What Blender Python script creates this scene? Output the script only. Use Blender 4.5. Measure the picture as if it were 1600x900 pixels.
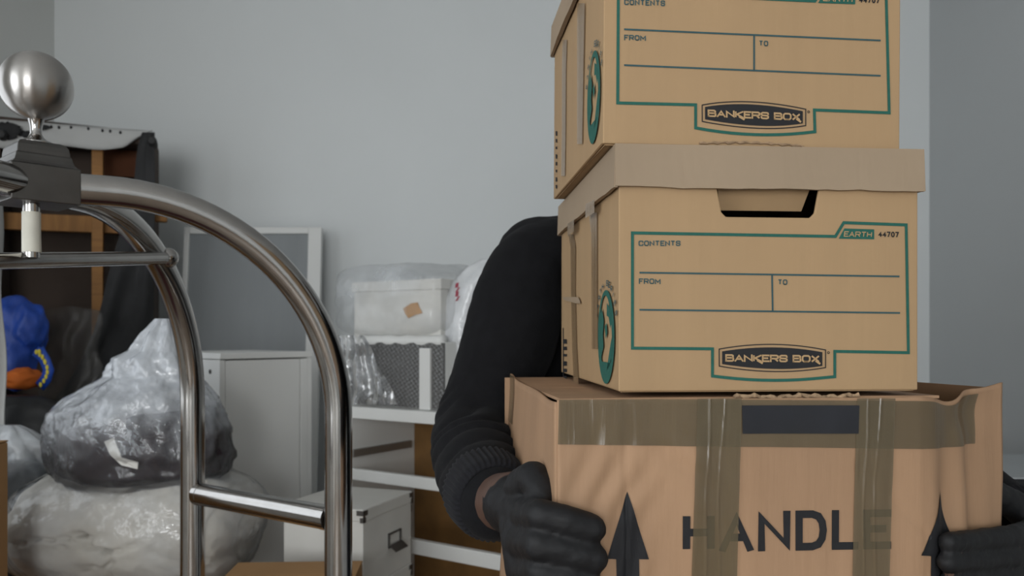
import bpy, bmesh, math, random
from mathutils import Vector, Matrix, noise
random.seed(7)
scene = bpy.context.scene
for o in list(bpy.data.objects):
    bpy.data.objects.remove(o)
COL = scene.collection
PI = math.pi

# ------------------------------------------------------------ camera
FOC, HOR, CZ = 1300.0, 520.0, 1.28
cd = bpy.data.cameras.new('camera')
cam = bpy.data.objects.new('camera', cd)
COL.objects.link(cam)
cam.location = (0, 0, CZ)
cam.rotation_euler = (PI / 2, 0, 0)
cd.sensor_width = 36
cd.lens = FOC / 1600 * 36
cd.shift_y = (HOR - 450) / 1600
cd.clip_start = 0.02
cd.dof.use_dof = True
cd.dof.focus_distance = 0.88
cd.dof.aperture_fstop = 9.0
scene.camera = cam

# ------------------------------------------------------------ light
scene.view_settings.view_transform = 'Standard'
scene.view_settings.look = 'None'
scene.view_settings.gamma = 1.0
scene.view_settings.use_curve_mapping = False
scene.view_settings.exposure = -0.55
world = bpy.data.worlds.new('world')
scene.world = world
world.use_nodes = True
world.node_tree.nodes['Background'].inputs[0].default_value = (0.78, 0.88, 1.0, 1)
world.node_tree.nodes['Background'].inputs[1].default_value = 1.0


def area(name, loc, rot, sx, sy, power, col):
    l = bpy.data.lights.new(name, 'AREA')
    l.shape = 'RECTANGLE'
    l.size, l.size_y = sx, sy
    l.energy = power
    l.color = col
    o = bpy.data.objects.new(name, l)
    COL.objects.link(o)
    o.location = loc
    o.rotation_euler = rot
    return o


# room: X -1.98..1.806, Y -4.2..3.6 (back), Z 0..2.75
RX0, RX1, RY0, RY1, RZ1 = -1.98, 1.806, -4.2, 3.6, 2.75
WF = (-1.30, 0.50, 0.85, 2.40)      # window behind the camera: x0 x1 z0 z1
WN = (-1.60, 0.20, 0.85, 2.40)     # nearer window in the left wall
WL = (1.05, 2.20, 0.95, 2.35)       # window in the left wall: y0 y1 z0 z1
area('daylight_front_window', (-0.40, RY0 + 0.03, 1.62), (PI / 2, 0, 0), 1.7, 1.45, 142, (0.97, 0.99, 1.0))
area('daylight_side_window', (RX0 + 0.03, 1.625, 1.65), (PI / 2, 0, -PI / 2), 1.08, 1.3, 8, (0.93, 0.97, 1.0))
area('daylight_near_window', (RX0 + 0.03, -0.70, 1.62), (PI / 2, 0, -PI / 2), 1.7, 1.45, 54, (0.93, 0.97, 1.0))


# ------------------------------------------------------------ helpers
def U(px, py, d):
    """point seen at a photo pixel, at depth d from the camera"""
    return Vector(((px - 800) / FOC * d, d, CZ + (HOR - py) / FOC * d))


def srgb(r, g, b):
    def c(v):
        v /= 255
        return v / 12.92 if v <= 0.04045 else ((v + 0.055) / 1.055) ** 2.4
    return (c(r), c(g), c(b), 1)


def mat(name, col, rough=0.6, metal=0.0, var=0.0, vscale=6.0, bump=0.0, bscale=80.0, bstretch=None,
        alpha=1.0, spec=0.5, col2=None, coat=0.0, aniso=0.0, avar=0.0, ascale=5.0, sheen=0.0, trans=0.0,
        cstretch=None, bdist=0.002):
    m = bpy.data.materials.new(name)
    m.use_nodes = True
    nt = m.node_tree
    N, L = nt.nodes, nt.links
    p = N['Principled BSDF']
    p.inputs['Base Color'].default_value = col
    p.inputs['Roughness'].default_value = rough
    p.inputs['Metallic'].default_value = metal
    p.inputs['Alpha'].default_value = alpha
    p.inputs['Specular IOR Level'].default_value = spec
    p.inputs['Coat Weight'].default_value = coat
    p.inputs['Anisotropic'].default_value = aniso
    p.inputs['Sheen Weight'].default_value = sheen
    p.inputs['Transmission Weight'].default_value = trans
    tc = N.new('ShaderNodeTexCoord')

    def nz(scale, detail, stretch=None):
        n = N.new('ShaderNodeTexNoise')
        n.inputs['Scale'].default_value = scale
        n.inputs['Detail'].default_value = detail
        if stretch:
            mp = N.new('ShaderNodeMapping')
            mp.inputs['Scale'].default_value = stretch
            L.new(tc.outputs['Object'], mp.inputs['Vector'])
            L.new(mp.outputs['Vector'], n.inputs['Vector'])
        else:
            L.new(tc.outputs['Object'], n.inputs['Vector'])
        return n
    if var > 0 or col2:
        n = nz(vscale, 5, cstretch)
        cr = N.new('ShaderNodeValToRGB')
        c2 = col2 if col2 else tuple(max(0, c * (1 - var)) for c in col[:3]) + (1,)
        c1 = col if col2 else tuple(min(1, c * (1 + var)) for c in col[:3]) + (1,)
        cr.color_ramp.elements[0].color = c2
        cr.color_ramp.elements[1].color = c1
        cr.color_ramp.elements[0].position = 0.35
        cr.color_ramp.elements[1].position = 0.65
        L.new(n.outputs['Fac'], cr.inputs['Fac'])
        L.new(cr.outputs['Color'], p.inputs['Base Color'])
    if bump > 0:
        n = nz(bscale, 4, bstretch)
        b = N.new('ShaderNodeBump')
        b.inputs['Strength'].default_value = bump
        b.inputs['Distance'].default_value = bdist
        L.new(n.outputs['Fac'], b.inputs['Height'])
        L.new(b.outputs['Normal'], p.inputs['Normal'])
    if avar > 0:
        n = nz(ascale, 4)
        mr = N.new('ShaderNodeMapRange')
        mr.inputs['From Min'].default_value = 0.35
        mr.inputs['From Max'].default_value = 0.65
        mr.inputs['To Min'].default_value = max(0, alpha - avar)
        mr.inputs['To Max'].default_value = min(1, alpha + avar)
        L.new(n.outputs['Fac'], mr.inputs['Value'])
        L.new(mr.outputs['Result'], p.inputs['Alpha'])
    return m


M = {}
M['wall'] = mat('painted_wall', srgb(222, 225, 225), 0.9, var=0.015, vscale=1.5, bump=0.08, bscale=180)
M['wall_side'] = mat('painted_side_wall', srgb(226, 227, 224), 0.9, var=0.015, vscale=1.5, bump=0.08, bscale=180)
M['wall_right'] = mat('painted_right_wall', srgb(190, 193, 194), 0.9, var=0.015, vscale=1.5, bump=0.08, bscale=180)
M['ceil'] = mat('ceiling_paint', srgb(220, 221, 220), 0.9, var=0.01)
M['floor'] = mat('floor_laminate', srgb(120, 105, 90), 0.5, var=0.15, vscale=3, cstretch=(1, 12, 1))
M['white_frame'] = mat('window_frame_white', srgb(225, 226, 225), 0.4, var=0.01)
M['glass'] = mat('window_glass', (1, 1, 1, 1), 0.0, trans=1.0, alpha=0.25, var=0.001)
M['steel'] = mat('brushed_steel', (0.40, 0.385, 0.37, 1), 0.14, metal=1.0, var=0.05, vscale=30)
M['steel_ball'] = mat('brushed_steel_ball', (0.42, 0.40, 0.38, 1), 0.3, metal=1.0, aniso=0.85, var=0.05, vscale=30)
_nt = M['steel_ball'].node_tree
_tg = _nt.nodes.new('ShaderNodeTangent')
_tg.direction_type = 'RADIAL'
_tg.axis = 'Z'
_nt.nodes['Principled BSDF'].inputs['Anisotropic Rotation'].default_value = 0.25
_nt.links.new(_tg.outputs['Tangent'], _nt.nodes['Principled BSDF'].inputs['Tangent'])
M['steel_block'] = mat('dull_cast_steel', (0.12, 0.115, 0.11, 1), 0.45, metal=1.0, var=0.08, vscale=25, bump=0.05,
                       bscale=200, bdist=0.0004)
M['tape_white'] = mat('white_cloth_tape', srgb(205, 202, 190), 0.8, var=0.05, vscale=30, bump=0.1, bscale=120)
M['rubber'] = mat('black_rubber', (0.02, 0.02, 0.02, 1), 0.7, var=0.1)
M['carpet'] = mat('cart_carpet', srgb(70, 30, 30), 0.95, var=0.2, vscale=60, bump=0.3, bscale=300)
CB = srgb(163, 134, 99)
M['card'] = mat('kraft_cardboard', CB, 0.7, var=0.04, vscale=5, bump=0.2, bscale=18, bstretch=(9, 9, 0.25),
                cstretch=(3.5, 3.5, .2), bdist=0.001, spec=0.4)
M['lid'] = mat('pale_kraft_lid', srgb(150, 131, 109), 0.75, var=0.05, vscale=5, bump=0.12, bscale=30, bdist=0.001,
               bstretch=(6, 6, 0.5), spec=0.4)
M['card2'] = mat('brown_moving_cardboard', srgb(160, 127, 98), 0.7, var=0.09, vscale=4, bump=0.3, bscale=26,
                 bstretch=(6, 6, 0.5), cstretch=(3, 3, .6), bdist=0.0015, spec=0.4)
M['card_bg'] = mat('plain_brown_cardboard', srgb(160, 122, 80), 0.85, var=0.06, vscale=4, spec=0.4)
M['raw_edge'] = mat('torn_corrugated_edge', srgb(150, 125, 98), 0.95, var=0.25, vscale=90, bump=0.5, bscale=200)
M['green'] = mat('green_print', srgb(22, 86, 74), 0.75, var=0.06, vscale=200)
M['slate'] = mat('slate_green_print', srgb(46, 76, 80), 0.75, var=0.06, vscale=200)
M['ink'] = mat('black_print', srgb(20, 20, 24), 0.75, var=0.1, vscale=120)
M['kraft_print'] = mat('unprinted_kraft', srgb(172, 142, 103), 0.85, var=0.03)
M['tape'] = mat('brown_packing_tape', srgb(100, 88, 66), 0.2, var=0.08, vscale=8, alpha=0.70, bump=0.35, bscale=14,
                bstretch=(8, 1, 0.6), bdist=0.003, cstretch=(4, 4, 1))
M['tape_clear'] = mat('thin_side_tape', srgb(150, 125, 95), 0.2, var=0.08, vscale=8, alpha=0.75, bump=0.3, bscale=14,
                      bstretch=(8, 8, 0.6), bdist=0.003)
M['patch'] = mat('navy_black_patch', srgb(17, 19, 27), 0.55, var=0.25, vscale=14)
M['sweater'] = mat('black_knit', srgb(22, 22, 24), 0.95, var=0.12, vscale=40, bump=0.25, bscale=350, spec=0.12, sheen=0.02)
M['rib'] = mat('black_rib_knit', srgb(29, 29, 32), 0.95, var=0.1, vscale=60, spec=0.15, sheen=0.03)
M['glove'] = mat('black_coated_glove', srgb(20, 20, 22), 0.62, var=0.18, vscale=25, bump=0.2, bscale=160, spec=0.35)
M['skin'] = mat('dark_skin', srgb(84, 62, 52), 0.5, var=0.08, vscale=60, bump=0.1, bscale=200, spec=0.4)
M['hair'] = mat('short_black_hair', srgb(22, 20, 19), 0.8, var=0.2, vscale=60, bump=0.5, bscale=300)
M['denim'] = mat('dark_trousers', srgb(38, 40, 48), 0.9, var=0.1, vscale=60)
M['eye'] = mat('eye_white', srgb(225, 220, 212), 0.3, var=0.01)
M['pupil'] = mat('eye_dark', srgb(30, 20, 15), 0.2, var=0.01)
M['white_lam'] = mat('white_laminate', srgb(224, 224, 221), 0.5, var=0.015, vscale=4)
M['white_card'] = mat('white_board', srgb(216, 214, 208), 0.75, var=0.03, vscale=9)
M['hard'] = mat('brown_hardboard', srgb(122, 88, 46), 0.7, var=0.12, vscale=14)
M['panelgrey'] = mat('grey_frosted_panel', srgb(132, 136, 138), 0.45, var=0.05, vscale=3, cstretch=(4, 1, .6), bump=0.05)
M['rail'] = mat('galvanised_rail', (0.36, 0.35, 0.33, 1), 0.45, metal=0.8, var=0.05)
M['clip'] = mat('dark_metal_corner', (0.16, 0.155, 0.15, 1), 0.4, metal=0.9, var=0.1)
M['wood'] = mat('raw_pine', srgb(142, 100, 54), 0.75, var=0.15, vscale=7, cstretch=(1, 1, 8))
M['wood_h'] = mat('raw_pine_rail', srgb(142, 100, 54), 0.75, var=0.15, vscale=7, cstretch=(8, 1, 1))
M['sofa'] = mat('dark_brown_upholstery', srgb(66, 55, 48), 0.95, var=0.12, vscale=5)
M['sofa2'] = mat('rust_webbing', srgb(92, 54, 32), 0.95, var=0.2, vscale=5)
M['whitefab'] = mat('pale_lining_fabric', srgb(176, 176, 174), 0.9, var=0.04, vscale=9, bump=0.2, bscale=40)
M['blackfab'] = mat('black_dust_cover', srgb(44, 44, 45), 0.9, var=0.3, vscale=7, bump=0.3, bscale=30, bstretch=(3, 3, .6))
M['sack'] = mat('black_sack_plastic', srgb(34, 34, 35), 0.5, var=0.3, vscale=6, bump=0.4, bscale=16, bdist=0.01)
M['blue'] = mat('blue_woven_plastic', srgb(18, 62, 150), 0.5, var=0.25, vscale=9, bump=0.5, bscale=14, bdist=0.01)
M['yellow'] = mat('yellow_print', srgb(196, 180, 50), 0.7, var=0.1)
M['orange'] = mat('orange_cloth', srgb(196, 98, 24), 0.8, var=0.2, vscale=9)
M['duvet'] = mat('white_duvet_cotton', srgb(200, 196, 188), 0.95, var=0.03, vscale=10, bump=0.3, bscale=45, bdist=0.004)
M['film'] = mat('clear_film', srgb(236, 240, 245), 0.12, alpha=0.12, avar=0.10, ascale=9, bump=0.8, bscale=14, bdist=0.02, spec=0.8)
M['film_wrap'] = mat('loose_film', srgb(232, 236, 240), 0.2, alpha=0.28, avar=0.20, ascale=5, bump=0.6, bscale=12, bdist=0.02, spec=0.7)
M['film_smoke'] = mat('smoky_film', srgb(84, 82, 79), 0.45, alpha=0.30, avar=0.15, ascale=8, bump=0.4, bscale=20, bdist=0.01)
M['film_white'] = mat('milky_bag_film', srgb(228, 232, 236), 0.14, alpha=0.36, avar=0.26, ascale=7, bump=0.5, bscale=20, bdist=0.015, spec=0.7)
M['bag_white'] = mat('white_carrier_film', srgb(222, 224, 226), 0.35, alpha=0.82, avar=0.15, ascale=8, bump=0.5, bscale=22, bdist=0.01)
M['clothes'] = mat('dark_maroon_clothes', srgb(44, 32, 37), 0.95, var=0.35, vscale=6, bump=0.5, bscale=20, bdist=0.01)
M['greycloth'] = mat('slate_grey_clothes', srgb(96, 104, 110), 0.95, var=0.25, vscale=7, bump=0.4, bscale=20, bdist=0.01)
M['redprint'] = mat('red_print', srgb(150, 52, 70), 0.7, var=0.1)
M['brown_tape'] = mat('amber_tape', srgb(178, 128, 62), 0.4, var=0.12, vscale=20)
M['black_lac'] = mat('black_lacquer', srgb(26, 27, 31), 0.5, var=0.1, vscale=4)
M['grey_edge'] = mat('pale_edge_strip', srgb(178, 182, 184), 0.5, var=0.02)


def bag_mat():
    m = mat('bag_film_bunched', srgb(228, 233, 240), 0.11, alpha=0.3, bump=0.6, bscale=26, bdist=0.015, spec=1.0)
    nt = m.node_tree
    N, L = nt.nodes, nt.links
    tc = N.new('ShaderNodeTexCoord')
    sp = N.new('ShaderNodeSeparateXYZ')
    L.new(tc.outputs['Object'], sp.inputs[0])
    n = N.new('ShaderNodeTexNoise')
    n.inputs['Scale'].default_value = 11
    n.inputs['Detail'].default_value = 5
    L.new(tc.outputs['Object'], n.inputs['Vector'])
    a = N.new('ShaderNodeMath')
    a.operation = 'MULTIPLY_ADD'
    a.inputs[1].default_value = 0.28
    L.new(n.outputs['Fac'], a.inputs[0])
    L.new(sp.outputs['Z'], a.inputs[2])
    mr = N.new('ShaderNodeMapRange')
    mr.inputs['From Min'].default_value = 0.24
    mr.inputs['From Max'].default_value = 0.42
    mr.inputs['To Min'].default_value = 0.06
    mr.inputs['To Max'].default_value = 0.55
    L.new(a.outputs[0], mr.inputs['Value'])
    L.new(mr.outputs['Result'], N['Principled BSDF'].inputs['Alpha'])
    return m


M['bag_film'] = bag_mat()


def bubble_mat():
    m = mat('bubble_wrap', srgb(90, 89, 88), 0.2, var=0.05, spec=0.8)
    nt = m.node_tree
    p = nt.nodes['Principled BSDF']
    tc = nt.nodes.new('ShaderNodeTexCoord')
    mp = nt.nodes.new('ShaderNodeMapping')
    mp.inputs['Rotation'].default_value = (0.0, 0.6, 0.0)
    mp.inputs['Scale'].default_value = (1, 1, 1)
    v = nt.nodes.new('ShaderNodeTexVoronoi')
    v.inputs['Scale'].default_value = 95
    v.inputs['Randomness'].default_value = 0.15
    b = nt.nodes.new('ShaderNodeBump')
    b.invert = True
    b.inputs['Strength'].default_value = 0.9
    b.inputs['Distance'].default_value = 0.004
    nt.links.new(tc.outputs['Object'], mp.inputs['Vector'])
    nt.links.new(mp.outputs['Vector'], v.inputs['Vector'])
    nt.links.new(v.outputs['Distance'], b.inputs['Height'])
    nt.links.new(b.outputs['Normal'], p.inputs['Normal'])
    return m


M['bubble'] = bubble_mat()


def glossy_film(m, rough, k):
    """clear film: Fresnel gloss over the partly transparent body"""
    nt = m.node_tree
    N, L = nt.nodes, nt.links
    p = N['Principled BSDF']
    out = N['Material Output']
    g = N.new('ShaderNodeBsdfGlossy')
    g.inputs['Roughness'].default_value = rough
    fr = N.new('ShaderNodeFresnel')
    fr.inputs['IOR'].default_value = 1.55
    mu = N.new('ShaderNodeMath')
    mu.operation = 'MULTIPLY'
    mu.inputs[1].default_value = k
    mu.use_clamp = True
    L.new(fr.outputs[0], mu.inputs[0])
    if p.inputs['Normal'].is_linked:
        nl = p.inputs['Normal'].links[0].from_socket
        L.new(nl, g.inputs['Normal'])
        L.new(nl, fr.inputs['Normal'])
    mx = N.new('ShaderNodeMixShader')
    L.new(mu.outputs[0], mx.inputs[0])
    L.new(p.outputs[0], mx.inputs[1])
    L.new(g.outputs[0], mx.inputs[2])
    L.new(mx.outputs[0], out.inputs['Surface'])


M['film_drape'] = mat('draped_film', srgb(232, 236, 240), 0.2, alpha=0.2, avar=0.12, ascale=9, bump=0.6, bscale=16, bdist=0.02)
for k_, w_ in (('film', .75), ('film_wrap', .28), ('film_white', .7), ('bag_film', .95), ('bag_white', .4), ('film_drape', .8)):
    glossy_film(M[k_], 0.12, w_)


class MB:
    def __init__(s):
        s.v, s.f = [], []

    def add(s, verts, faces):
        o = len(s.v)
        s.v += [Vector(v) for v in verts]
        s.f += [tuple(i + o for i in f) for f in faces]
        return s

    def box(s, x0, x1, y0, y1, z0, z1, X=None):
        vs = [Vector(p) for p in ((x0, y0, z0), (x1, y0, z0), (x1, y1, z0), (x0, y1, z0),
                                  (x0, y0, z1), (x1, y0, z1), (x1, y1, z1), (x0, y1, z1))]
        if X:
            vs = [X @ v for v in vs]
        return s.add(vs, [(3, 2, 1, 0), (4, 5, 6, 7), (0, 1, 5, 4), (1, 2, 6, 5), (2, 3, 7, 6), (3, 0, 4, 7)])

    def tube(s, pts, rad, n=20, cap=True):
        pts = [Vector(p) for p in pts]
        if not isinstance(rad, (list, tuple)):
            rad = [rad] * len(pts)
        rings, prev = [], None
        for i, p in enumerate(pts):
            t = (pts[min(i + 1, len(pts) - 1)] - pts[max(i - 1, 0)])
            if t.length < 1e-9:
                t = Vector((0, 0, 1))
            t.normalize()
            if prev is None:
                a = Vector((0, 0, 1)) if abs(t.z) < 0.9 else Vector((1, 0, 0))
                u = t.cross(a).normalized()
            else:
                u = (prev - t * prev.dot(t)).normalized()
            prev = u
            w = t.cross(u)
            rings.append([p + (u * math.cos(2 * PI * k / n) + w * math.sin(2 * PI * k / n)) * rad[i] for k in range(n)])
        vs = [v for r in rings for v in r]
        fs = []
        for i in range(len(rings) - 1):
            for k in range(n):
                a, b = i * n + k, i * n + (k + 1) % n
                fs.append((a, b, b + n, a + n))
        if cap:
            fs.append(tuple(range(n))[::-1])
            fs.append(tuple((len(rings) - 1) * n + k for k in range(n)))
        return s.add(vs, fs)

    def lathe(s, prof, c, n=32, X=None):
        vs, fs = [], []
        c = Vector(c)
        for r, z in prof:
            for k in range(n):
                a = 2 * PI * k / n
                vs.append(c + Vector((r * math.cos(a), r * math.sin(a), z)))
        if X:
            vs = [X @ v for v in vs]
        for i in range(len(prof) - 1):
            for k in range(n):
                a, b = i * n + k, i * n + (k + 1) % n
                fs.append((a, b, b + n, a + n))
        fs.append(tuple(range(n))[::-1])
        fs.append(tuple((len(prof) - 1) * n + k for k in range(n)))
        return s.add(vs, fs)

    def sphere(s, c, r, n=16, m=10, fn=None):
        c = Vector(c)
        if not isinstance(r, (list, tuple)):
            r = (r, r, r)
        vs = []
        for j in range(m + 1):
            ph = PI * j / m
            for k in range(n):
                th = 2 * PI * k / n
                d = Vector((math.sin(ph) * math.cos(th), math.sin(ph) * math.sin(th), math.cos(ph)))
                s_ = fn(d) if fn else 1.0
                vs.append(c + Vector((d.x * r[0], d.y * r[1], d.z * r[2])) * s_)
        fs = []
        for j in range(m):
            for k in range(n):
                a, b = j * n + k, j * n + (k + 1) % n
                fs.append((a, a + n, b + n, b))
        return s.add(vs, fs)

    def build(s, name, m, parent=None, smooth=False, bevel=0, sub=0, origin=None, autosmooth=None, solid=0):
        me = bpy.data.meshes.new(name)
        o = Vector(origin) if origin is not None else Vector((0, 0, 0))
        me.from_pydata([tuple(v - o) for v in s.v], [], s.f)
        bm = bmesh.new()
        bm.from_mesh(me)
        bmesh.ops.remove_doubles(bm, verts=bm.verts, dist=1e-6)
        bmesh.ops.recalc_face_normals(bm, faces=bm.faces)
        bm.to_mesh(me)
        bm.free()
        me.materials.append(M[m])
        if smooth:
            me.polygons.foreach_set('use_smooth', [True] * len(me.polygons))
            if autosmooth:
                me.set_sharp_from_angle(angle=autosmooth)
        ob = bpy.data.objects.new(name, me)
        COL.objects.link(ob)
        ob.location = o
        if parent:
            ob.parent = parent
            # parents are Empties or meshes with pure translation / matrix set before children
            ob.matrix_parent_inverse = PM.get(parent.name, parent.matrix_basis).inverted()
        PM[ob.name] = (PM.get(parent.name, parent.matrix_basis) @ ob.matrix_parent_inverse @ Matrix.Translation(o)) if parent else Matrix.Translation(o)
        if solid:
            md = ob.modifiers.new('thickness', 'SOLIDIFY')
            md.thickness = solid
            md.offset = 0
        if bevel:
            md = ob.modifiers.new('bevel', 'BEVEL')
            md.width = bevel
            md.segments = 2
            md.limit_method = 'ANGLE'
        if sub:
            md = ob.modifiers.new('sub', 'SUBSURF')
            md.levels = md.render_levels = sub
        return ob


PM = {}


def tag(o, label, cat, group=None, kind=None):
    o['label'] = label
    o['category'] = cat
    if group:
        o['group'] = group
    if kind:
        o['kind'] = kind
    return o


def thing(name, label, cat, loc=(0, 0, 0), group=None):
    o = bpy.data.objects.new(name, None)
    o.empty_display_size = 0.05
    COL.objects.link(o)
    o.location = loc
    PM[o.name] = Matrix.Translation(Vector(loc))
    return tag(o, label, cat, group)


def struct(o):
    o['kind'] = 'structure'
    return o


def nz(v, sc, seed=0.0):
    return noise.noise(Vector(v) * sc + Vector((seed, seed * 1.7, seed * 0.3)))


def fuse(name, mb, m, voxel, parent=None, smooth_it=6, fn=None):
    """union of overlapping closed shapes as one continuous surface"""
    tmp = mb.build('tmp_fuse', m)
    md = tmp.modifiers.new('r', 'REMESH')
    md.mode = 'VOXEL'
    md.voxel_size = voxel
    md2 = tmp.modifiers.new('s', 'SMOOTH')
    md2.factor = 0.5
    md2.iterations = smooth_it
    dg = bpy.context.evaluated_depsgraph_get()
    ev = tmp.evaluated_get(dg)
    me = bpy.data.meshes.new_from_object(ev)
    bpy.data.objects.remove(tmp)
    if fn:
        nor = [v.normal.copy() for v in me.vertices]
        for v, n in zip(me.vertices, nor):
            v.co = v.co + n * fn(v.co, n)
    me.name = name
    me.polygons.foreach_set('use_smooth', [True] * len(me.polygons))
    me.materials.clear()
    me.materials.append(M[m])
    ob = bpy.data.objects.new(name, me)
    COL.objects.link(ob)
    if parent:
        ob.parent = parent
        ob.matrix_parent_inverse = PM.get(parent.name, parent.matrix_basis).inverted()
    PM[ob.name] = Matrix.Identity(4)
    return ob


# ------------------------------------------------------------ room
def wall_with_hole(name, ax, pos, a0, a1, hole, m, t=0.12):
    """ax 'y': wall in the plane y=pos spanning x a0..a1; ax 'x': plane x=pos spanning y a0..a1; t signed outwards"""
    mb = MB()
    p0, p1 = min(pos, pos + t), max(pos, pos + t)
    h0, h1, z0, z1 = hole

    def bx(a, b, c, d):
        if ax == 'y':
            mb.box(a, b, p0, p1, c, d)
        else:
            mb.box(p0, p1, a, b, c, d)
    bx(a0, h0, 0, RZ1)
    bx(h1, a1, 0, RZ1)
    bx(h0, h1, 0, z0)
    bx(h0, h1, z1, RZ1)
    return struct(mb.build(name, m))


def window(name, ax, pos, hole, t):
    h0, h1, z0, z1 = hole
    c = (h0 + h1) / 2
    fr = MB()
    pc = pos + t * 0.6

    def bx(mb, a, b, c_, d, th):
        if ax == 'y':
            mb.box(a, b, pc - th, pc + th, c_, d)
        else:
            mb.box(pc - th, pc + th, a, b, c_, d)
    w = 0.06
    bx(fr, h0, h0 + w, z0, z1, .03)
    bx(fr, h1 - w, h1, z0, z1, .03)
    bx(fr, h0 + w, h1 - w, z0, z0 + w, .03)
    bx(fr, h0 + w, h1 - w, z1 - w, z1, .03)
    bx(fr, c - w / 2, c + w / 2, z0 + w, z1 - w, .03)
    o = struct(fr.build(name, 'white_frame', bevel=0.004))
    for a, b in ((h0 + w, c - w / 2), (c + w / 2, h1 - w)):
        g = MB()
        bx(g, a, b, z0 + w, z1 - w, .003)
        g.build('pane', 'glass', o)
    s = MB()
    if ax == 'y':
        s.box(h0 - .04, h1 + .04, min(pos - .0, pos + .06), max(pos, pos + .06), z0 - .03, z0 - .001)
    else:
        s.box(pos, pos + .06, h0 - .04, h1 + .04, z0 - .03, z0 - .001)
    s.build('window_sill', 'white_frame', o, bevel=.004)
    return o


struct(MB().box(RX0 - .12, RX1 + .12, RY0 - .12, RY1 + .12, -0.1, 0).build('floor', 'floor'))
struct(MB().box(RX0 - .12, RX1 + .12, RY0 - .12, RY1 + .12, RZ1, RZ1 + .1).build('ceiling', 'ceil'))
struct(MB().box(RX0 - .12, RX1 + .12, RY1, RY1 + .12, 0, RZ1).build('wall_back', 'wall'))
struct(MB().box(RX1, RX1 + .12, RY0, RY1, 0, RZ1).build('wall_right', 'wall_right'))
mb = MB()
for a, b, c, d in ((RY0, WN[0], 0, RZ1), (WN[1], WL[0], 0, RZ1), (WL[1], RY1, 0, RZ1), (WN[0], WN[1], 0, WN[2]), (WN[0], WN[1], WN[3], RZ1),
                   (WL[0], WL[1], 0, WL[2]), (WL[0], WL[1], WL[3], RZ1)):
    mb.box(RX0 - .12, RX0, a, b, c, d)
struct(mb.build('wall_left', 'wall_side'))
wall_with_hole('wall_front', 'y', RY0, RX0, RX1, WF, 'wall', -0.12)
window('window_1', 'y', RY0, WF, -0.12)
window('window_2', 'x', RX0, WL, -0.12)
window('window_3', 'x', RX0, WN, -0.12)
bb = MB()
bb.box(RX0, RX1, RY1 - .015, RY1, 0, .09)
struct(bb.build('baseboard_back', 'white_frame', bevel=.003))


# ------------------------------------------------------------ printed boxes
class Pose:
    def __init__(s, x, y, z, yaw, roll=0.0):
        s.M = Matrix.Translation((x, y, z + CZ)) @ Matrix.Rotation(yaw, 4, 'Z') @ Matrix.Rotation(roll, 4, 'Y')
        s.I = s.M.inverted()
        s.o = s.I @ Vector((0, 0, CZ))

    def front(s, px, py, y=0.0):
        """photo pixel -> (x, z) on the local plane y = const"""
        d = s.I.to_3x3() @ Vector(((px - 800) / FOC, 1, (HOR - py) / FOC))
        k = (y - s.o.y) / d.y
        q = s.o + d * k
        return (q.x, q.z)

    def left(s, px, py, x=0.0):
        d = s.I.to_3x3() @ Vector(((px - 800) / FOC, 1, (HOR - py) / FOC))
        k = (x - s.o.x) / d.x
        q = s.o + d * k
        return (q.y, q.z)


def lay(pts2, pose, plane, off):
    """2D face coordinates -> world, lifted by off from the face"""
    if plane == 'front':
        return [pose.M @ Vector((a, -off, b)) for a, b in pts2]
    return [pose.M @ Vector((-off, a, b)) for a, b in pts2]


def stroke2(pts, w, closed=False):
    """2D polyline -> list of quads with mitred joints"""
    P = [Vector(p) for p in pts]
    n = len(P)
    L, R = [], []
    for i in range(n):
        a = P[i - 1] if (i > 0 or closed) else None
        b = P[(i + 1) % n] if (i < n - 1 or closed) else None
        d1 = (P[i] - a).normalized() if a is not None else None
        d2 = (b - P[i]).normalized() if b is not None else None
        if d1 is None:
            d1 = d2
        if d2 is None:
            d2 = d1
        n1 = Vector((-d1.y, d1.x))
        n2 = Vector((-d2.y, d2.x))
        m = (n1 + n2).normalized()
        k = w / 2 / max(0.4, m.dot(n1))
        L.append(P[i] + m * k)
        R.append(P[i] - m * k)
    quads = []
    for i in range(n if closed else n - 1):
        j = (i + 1) % n
        quads.append([L[i], L[j], R[j], R[i]])
    return quads


def flat(name, quads, pose, plane, m, parent, off=0.0006, warp=None):
    mb = MB()
    for q in quads:
        q = [tuple(p) for p in q]
        vs = [warp(p, off) for p in q] if warp else lay(q, pose, plane, off)
        mb.add(vs, [tuple(range(len(vs)))])
    return mb.build(name, m, parent)


def _ring(c=.2):
    return [(c, 0), (1 - c, 0), (1, c), (1, 1 - c), (1 - c, 1), (c, 1), (0, 1 - c), (0, c), (c, 0), (1 - c, 0)]


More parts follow.
